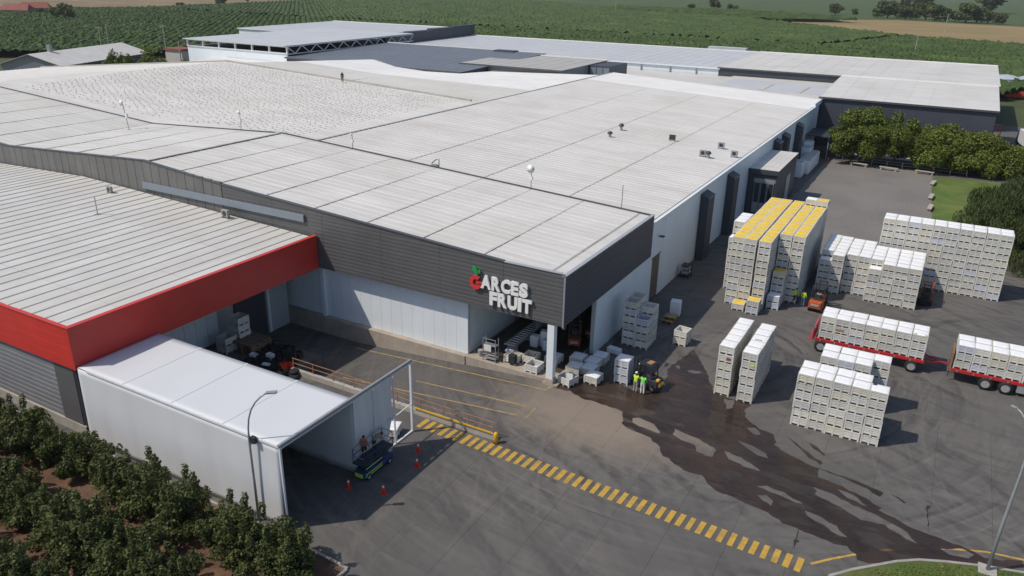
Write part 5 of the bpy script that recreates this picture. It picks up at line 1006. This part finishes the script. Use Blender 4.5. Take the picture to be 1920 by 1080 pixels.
# ================================================================ TREES
def leaves(name, blobs, n, size, m, seed, drop=0.):
    g = np.random.default_rng(seed); wts = np.array([b[1][0]*b[1][1]*b[1][2] for b in blobs])**.67; idx = g.choice(len(blobs), n, p=wts/wts.sum())
    C_ = np.array([b[0] for b in blobs])[idx]; Rr = np.array([b[1] for b in blobs])[idx]; d = g.normal(size=(n, 3)); d /= np.linalg.norm(d, axis=1)[:, None]
    rr = g.uniform(.35, 1.06, n)[:, None]**.6; P_ = C_+d*Rr*rr; nrm = d*.7+g.normal(size=(n, 3))*.6+[0, 0, .35]; nrm /= np.linalg.norm(nrm, axis=1)[:, None]
    a = np.cross(nrm, g.normal(size=(n, 3))); a /= np.linalg.norm(a, axis=1)[:, None]+1e-9; b = np.cross(nrm, a); s_ = size*g.uniform(.6, 1.4, n)[:, None]
    if drop: a = a*.5+np.array([0, 0, -1])*drop; a /= np.linalg.norm(a, axis=1)[:, None]; b = np.cross(nrm, a)*.45
    V = np.stack([P_-a*s_, P_+b*s_*.55, P_+a*s_, P_-b*s_*.55], 1).reshape(-1, 3); V[:, 2] = np.maximum(V[:, 2], .05)
    me = bpy.data.meshes.new(name); me.vertices.add(4*n); me.vertices.foreach_set('co', V.ravel()); me.loops.add(4*n); me.loops.foreach_set('vertex_index', np.arange(4*n)); me.polygons.add(n); me.polygons.foreach_set('loop_start', np.arange(0, 4*n, 4)); me.polygons.foreach_set('loop_total', np.full(n, 4)); me.materials.append(M[m]); me.update(calc_edges=True); return me
def trunk_mesh(seed, h, r, spread, nb, ht):
    rn = random.Random(seed); mb = MB(); mb.tube([(0,0,0), (rn.uniform(-.1,.1),rn.uniform(-.1,.1),h*.5), (rn.uniform(-.15,.15),rn.uniform(-.15,.15),h)], [r*1.25, r, r*.8], 8)
    for k in range(nb): a = 6.283*k/nb+rn.uniform(-.4, .4); s_ = spread*rn.uniform(.7, 1.1); mb.tube([(0,0,h*.85), (s_*.45*math.cos(a), s_*.45*math.sin(a), h+(ht-h)*.4), (s_*.9*math.cos(a), s_*.9*math.sin(a), h+(ht-h)*.8)], [r*.6, r*.4, r*.12], 6)
    return mb.mesh('trunk', 'bark', True)
# near cherry orchard
CH = []
for k in range(5):
    rn = random.Random(40+k); bl = []
    for q in range(15):
        a = rn.uniform(0, 6.28); r_ = rn.uniform(.2, 1.25); z = rn.uniform(.7, 2.1); bl.append(((r_*math.cos(a), r_*math.sin(a), z), (rn.uniform(.4, .7), rn.uniform(.4, .7), rn.uniform(.35, .6))))
    for q in range(6):
        a = rn.uniform(0, 6.28); r_ = rn.uniform(.2, 1.1); bl.append(((r_*math.cos(a), r_*math.sin(a), rn.uniform(2.2, 3.0)), (.17, .17, rn.uniform(.4, .65))))
    CH.append((leaves('crown', bl, 7500, .078, 'leaf_cherry', 60+k), trunk_mesh(k, .6, .09, 1.0, 6, 2.5)))
rn = random.Random(11); nt_ = 0
orch = [(-58.5+2.55*i, 22.6-.12*i*.0+(.0), 1.0) for i in range(13)]
ROWL = {0: 'orchard row beside the white tent', 1: 'second orchard row from the tent', 2: 'third orchard row from the tent', 3: 'fourth orchard row from the tent', 4: 'fifth orchard row from the tent'}
for r_ in range(5):
    y0 = 22.9-4.15*r_; x1 = -25.3 if r_ == 0 else -24.9; n_ = 19 if r_ < 4 else 14
    for i in range(n_):
        x = x1-2.0*i+rn.uniform(-.35, .35); y = y0-.02*i+rn.uniform(-.3, .3)
        cr, tr = CH[rn.randrange(5)]; s_ = rn.uniform(.85, 1.12)
        t = thing('cherry_tree', f'bushy cherry tree in the {ROWL[r_]}, {ORD[i]} from the right', 'tree', (x, y, .02), rn.uniform(0, 6.28), 'near orchard trees'); t.scale = (s_*1.2, s_*1.2, s_*rn.uniform(1.0, 1.25)); link('crown', cr, t); link('trunk', tr, t)
# orange netting scraps between the trees and the tent
for k, (x, y) in enumerate(((-57.5, 24.6), (-51.2, 24.5), (-48.9, 24.4), (-43.5, 24.3))): painted_o = MB().box(-.7, .7, -.03, .03, .5, .8).build('safety_mesh', 'cone_red', None, loc=(x, y, 0), rot=(.2, 0, .1*k-.3), label=f'{ORD[k]} strip of orange safety mesh from the left behind the cherry trees', cat='barrier')
# weeds on the island and along kerbs
def tufts(name, pts, n, size, m, seed, label): link(name, leaves(name, pts, n, size, m, seed), kind='stuff', label=label, cat='grass')
gp = [(x_, y_) for x_ in np.arange(-1, 14.5, .35) for y_ in np.arange(31, 44.5, .35) if inside((x_-.25, y_+.3), isl) and inside((x_+.2, y_), isl)]
tufts('grass_tufts', [((x_, y_, .13), (.3, .3, .05)) for x_, y_ in gp], 26000, .06, 'leaf_bright', 77, 'short grass covering the kerbed island')
# broad garden trees
def broad(label, x, y, rx, ry, h, seed, n=9000, m='leaf_broad', size=.2, z0=2.3, grp='garden trees by the dark warehouse', drop=0.):
    rn = random.Random(seed); bl = []
    for q in range(44):
        a = rn.uniform(0, 6.28); u = math.sqrt(rn.random())*.86; top = z0+(h-z0)*math.sqrt(max(0, 1-u*u)); z = rn.uniform(z0+.15*(top-z0), top)-.5
        bl.append(((u*rx*math.cos(a), u*ry*math.sin(a), z), (rx*rn.uniform(.20, .40), ry*rn.uniform(.20, .38), rn.uniform(1.0, 1.8))))
    t = thing('tree', label, 'tree', (x, y, 0), rn.uniform(0, 1), grp); link('crown', leaves('crown', bl, n, size, m, seed, drop), t); link('trunk', trunk_mesh(seed, z0, .18, rx*.6, 7, h*.85), t); return t
broad('leftmost broad garden tree before the dark warehouse', -13.2, 153.6, 6.4, 5.6, 9.6, 1, 34000, z0=2.1); broad('second broad garden tree from the left', -7.6, 153.6, 4.9, 5.2, 8.8, 2, 28000, z0=2.1); broad('light green spreading tree in the middle of the garden row', -0.6, 153.8, 5.4, 5.4, 7.5, 3, 28000, 'leaf_bright', z0=1.9); broad('fourth garden tree, spreading to the right', 4.4, 154.5, 5.6, 5.2, 7.0, 4, 28000, 'leaf_bright', z0=1.7); broad('rightmost garden tree at the picture edge', 9.8, 156, 5.0, 4.6, 5.6, 5, 14000, z0=1.2)
broad('large drooping willow-like tree at the right edge behind the bins', 10.4, 110.5, 7.2, 8.5, 9.2, 6, 60000, 'leaf_willow', .24, .2, 'drooping trees at the right', .8); broad('second drooping tree further right behind the bin wall', 15.0, 100, 6.0, 7.5, 7.6, 7, 36000, 'leaf_willow', .24, .2, 'drooping trees at the right', .8)
# shrubs behind sheds on the left
for x, y, h, r_, l_ in ((-189, 140, 11.6, 4.6, 'bright round tree left of the truss hall'), (-208, 141, 9.6, 2.6, 'dark conical tree at the gabled shed corner'), (-203.5, 141, 9.0, 2.2, 'small tree right of the gabled shed corner'), (-199, 140, 8.8, 2.0, 'light green bush beside the bright round tree'), (-177, 141, 9.0, 1.5, 'thin shrub against the truss hall wall')): broad(l_, x, y, r_, r_, h, int(-x), 3600, 'leaf_bright', .30, 1.2, 'trees beside the gabled shed')
# far trees
FT = [leaves('crown', [((random.Random(90+k*30+q).uniform(-3.5, 3.5), random.Random(190+k*30+q).uniform(-3, 3), random.Random(290+k*30+q).uniform(2.5, 8)), (2.3, 2.3, 1.9)) for q in range(14)], 1300, .75, 'leaf_far', 90+k) for k in range(3)]; FTT = trunk_mesh(99, 3, .3, 2.5, 5, 7)
far = [(-480, 300, 1.5, 'dark round tree right of the red-roofed houses'), (-540, 322, .8, 'small tree between the far left houses'), (-556, 300, .7, 'small tree before the far left garden wall'), (-640, 560, 1.2, 'tree on the far tan field, left one'), (-690, 640, 1.3, 'tree on the far tan field, right one'), (-600, 480, .7, 'bush at the end of the orchard rows'),
       (-276, 985, 1.6, 'dark tree at the top edge right of centre'), (-284, 920, .9, 'low tree left of the dark top-edge tree'), (-250, 960, .9, 'pair tree on the far green field'), (-238, 940, .8, 'low bush on the far green field'), (-128, 915, 1.6, 'round dark tree beyond the dry field'), (-112, 935, .9, 'small bush beyond the dry field'),
       (-66, 1120, 4.2, 'tall dark tree rising above the hedge'), (16, 1180, 4.2, 'tall dark tree at the top right')]
far += [(-84+8.6*q, 885-4.6*q+(q % 3)*9, 1.25+.35*((q*7) % 4), f'pale hedge bush beyond the dry field, {ORD[q]} from the left') for q in range(13)]
for k, (x, y, s_, l) in enumerate(far):
    t = thing('far_tree', l, 'tree', (x, y, 0), k*1.3, 'distant trees'); t.scale = (s_*.92, s_*.92, s_*.75); link('crown', FT[k % 3], t); link('trunk', FTT, t)

# ================================================================ POLES, BENCHES, FAR EDGE
def pole(label, x, y, h_, arms=1):
    t = thing('utility_pole', label, 'pole', (x, y, 0), .4); MB().tube([(0,0,0), (0,0,h_)], [.22, .16], 8).build('pole', 'concrete_light', t)
    for k in range(arms): MB().box(-1.3, 1.3, -.08, .08, h_-.7-1.2*k, h_-.5-1.2*k).build('crossarm', 'concrete_light', t)
pole('utility pole behind the gabled shed', -262, 175, 12); pole('thin pole left of the gabled shed vent', -280, 190, 11.5, 0); pole('utility pole left of the truss hall', -235, 180, 13.5); pole('short pole beside the truss hall', -218, 172, 9.5, 0); pole('pole in the orchard at top centre', -307, 750, 10); pole('pale pole in the orchard behind the long warehouse', -20.7, 411, 9.5); pole('tall utility pole with double arms on the dry field', -13.9, 548, 15, 2); pole('pole at the top of the orchard rows', -420, 470, 12, 0)
for k, (x, y, rz) in enumerate(((-12.8, 149.2, -8), (-7.9, 148.6, -6), (-2.3, 149.0, -3), (-.6, 141, 84), (-.4, 131, 86), (-.2, 124, 86))):
    t = thing('bench', ('leftmost concrete bench under the garden trees', 'middle concrete bench under the garden trees', 'concrete bench at the lawn corner', 'far concrete block on the lawn edge', 'middle concrete block on the lawn edge', 'near concrete block on the lawn edge')[k], 'bench', (x, y, 0), R(rz)); MB().box(-1.5, 1.5, -.3, .3, .42, .55).build('seat', 'concrete_light', t, bevel=.02)
    for q in (-1.2, 1.2): MB().box(q-.12, q+.12, -.25, .25, 0, .418).build('leg', 'concrete', t)
fn = thing('fence_rail', 'pale rail fence running under the garden trees', 'fence', (-6, 151.2, 0), R(-3))
for k in range(9): MB().box(-10+2.5*k, -9.9+2.5*k, -.05, .05, 0, 1.1).build('post', 'metal_grey', fn)
for z in (.6, 1.05): MB().bar((-10, 0, z), (10, 0, z), .05).build('rail', 'metal_grey', fn)
def truck(label, x, y, rz, m_):
    t = thing('truck', label, 'truck', (x, y, 0), rz); MB().box(-1.25, 1.25, -4, 2.2, 1.0, 3.6).build('cargo_box', m_, t, bevel=.04); MB().add([(-1.2,2.35,.6),(1.2,2.35,.6),(1.2,4.2,.6),(-1.2,4.2,.6),(-1.15,2.35,2.9),(1.15,2.35,2.9),(1.1,3.7,2.9),(-1.1,3.7,2.9),(-1.18,4.15,1.7),(1.18,4.15,1.7)], [(0,3,2,1),(4,5,6,7),(0,1,5,4),(6,9,8,7),(9,2,3,8),(1,2,9,6,5),(3,0,4,7,8)]).build('cab', 'blue_paint', t); MB().add([(-1.0,4.12,1.85),(1.0,4.12,1.85),(1.0,3.78,2.75),(-1.0,3.78,2.75)], [(0,1,2,3)]).build('windscreen', 'glass_dark', t); MB().box(-.5, .5, -4, 4, .55, .95).build('chassis', 'metal_dark', t)
    for sx in (-1.05, 1.05):
        for y_ in (-2.8, -1.7, 3.2): wheel(t, sx, y_, .48, .48, .3, 'x')
truck('white box truck with blue cab at the right edge beyond the trees', 14.0, 186, R(8), 'white_plain')
def car(label, x, y, rz, m_):
    t = thing('parked_car', label, 'car', (x, y, 0), rz); MB().add([(-.85,-2.1,.35),(.85,-2.1,.35),(.85,2.1,.35),(-.85,2.1,.35),(-.85,-2.1,.9),(.85,-2.1,.9),(.85,2.05,.8),(-.85,2.05,.8)], [(0,3,2,1),(4,5,6,7),(0,1,5,4),(1,2,6,5),(2,3,7,6),(3,0,4,7)]).build('body', m_, t, bevel=.1); MB().add([(-.78,-1.8,.9),(.78,-1.8,.9),(.78,1.0,.85),(-.78,1.0,.85),(-.62,-1.3,1.45),(.62,-1.3,1.45),(.62,.3,1.45),(-.62,.3,1.45)], [(4,5,6,7),(0,1,5,4),(1,2,6,5),(2,3,7,6),(3,0,4,7)]).build('cabin', 'glass_dark', t, bevel=.05); MB().box(-.6, .6, -1.2, .2, 1.45, 1.48).build('roof', m_, t)
    for sx in (-.8, .8):
        for y_ in (-1.3, 1.35): wheel(t, sx, y_, .31, .31, .2, 'x')
car('white car parked beyond the rightmost garden tree', 11.3, 164.5, R(80), 'white_plain')
for k, (x, y, r_) in enumerate(((12.5, 300, 4.5), (20, 302, 5))):
    t = thing('silver_tank', ('left', 'right')[k]+' low silver tank past the end of the long warehouse', 'tank', (x, y, 0)); MB().lathe([(r_, 0), (r_, 3.2), (r_*.5, 4.0), (.2, 4.3)], n=24).build('tank_body', 'tank_silver', t, smooth=False); MB().lathe([(r_+.05, 2.9), (r_+.05, 3.1)], n=24).build('hoop', 'metal_grey', t)
for k, (x, y) in enumerate(((15, 275), (22, 276))): t = thing('red_container', ('left', 'right')[k]+' red long container beyond the long warehouse', 'container', (x, y, 0)); MB().box(-3, 3, -1.2, 1.2, .1, 2.0).build('container_body', 'roof_tile_red', t, bevel=.05); MB().box(-2.9, 2.9, -1.25, -1.205, .3, 1.8).build('side_panel', 'red_paint', t)
st = thing('red_stair', 'red steel stair on the right end of the dark warehouse', 'stair', (7.4, 172, 0))
for k in range(10): MB().box(0, 1.2, .5*k, .5*k+.45, .55*(k+1)-.08, .55*(k+1)).build('tread', 'red_paint', st)
for sx in (0, 1.2): MB().bar((sx, 0, .3), (sx, 5, 5.6), .1, .25).build('stringer', 'red_paint', st)
hs = thing('farm_hut', 'small red-roofed hut between the pole and truss hall', 'hut', (-225, 178, 0)); MB().box(-4, 4, -3, 3, 0, 6).build('wall', 'house_wall', hs); MB().box(-4.4, 4.4, -3.4, 3.4, 6.01, 6.6).build('roof', 'roof_tile_red', hs); MB().box(-.5, .5, -3.05, -3.01, .1, 2.1).build('door', 'metal_dark', hs)
# TAGS: stickers and tape on a few bins
BL = {}
for o in bpy.data.objects:
    if o.name.startswith('harvest_bin') and o.get('label'): BL.setdefault(o['label'], o)
def tagbin(l, x0, x1, z0, z1, m_, top=False):
    o = BL.get(l)
    if not o: print('NO', l); return
    (MB().box(x0, x1, z0, z1, .735, .74) if top else MB().box(x0, x1, -BD/2-.012, -BD/2-.004, z0, z1)).build('sticker', m_, o)
tagbin('pale harvest bin, left narrow stack row, first column, fifth layer, first row', .05, .38, .3, .52, 'roof_tile_red')
tagbin('white-covered harvest bin, load of left red trailer, seventh column, third layer, first row', -.5, -.3, -.55, -.35, 'lime', True); tagbin('white-covered harvest bin, load of left red trailer, seventh column, third layer, first row', .3, .52, -.55, -.35, 'lime', True)
tagbin('pale harvest bin, load of left red trailer, second column, second layer, first row', -.45, .2, .3, .5, 'cardboard')
tagbin('white-covered harvest bin, right narrow stack row, first column, sixth layer, third row', -.3, .25, -.5, -.42, 'leaf_green', True)
tagbin('white-covered harvest bin, nearest five-column block, fifth column, sixth layer, first row', -.5, -.25, .3, .55, 'metal_dark', True)
tagbin('pale harvest bin, right narrow stack row, first column, fifth layer, first row', .1, .4, .32, .5, 'lime')
print('OBJ', len(bpy.data.objects))
# ================================================================ AIR
hz = bpy.data.materials.new('haze'); hz.use_nodes = True; n = hz.node_tree.nodes; n.remove(n['Principled BSDF']); pv = n.new('ShaderNodeVolumePrincipled')
pv.inputs['Color'].default_value = (.86, .90, .95, 1); pv.inputs['Density'].default_value = .00008; pv.inputs['Anisotropy'].default_value = .2
hz.node_tree.links.new(pv.outputs[0], n['Material Output'].inputs['Volume']); M['haze'] = hz
MB().box(-1900, 1000, -60, 2700, -3.2, 33).build('haze', 'haze', kind='stuff', label='thin pale summer haze over the plain', cat='haze')
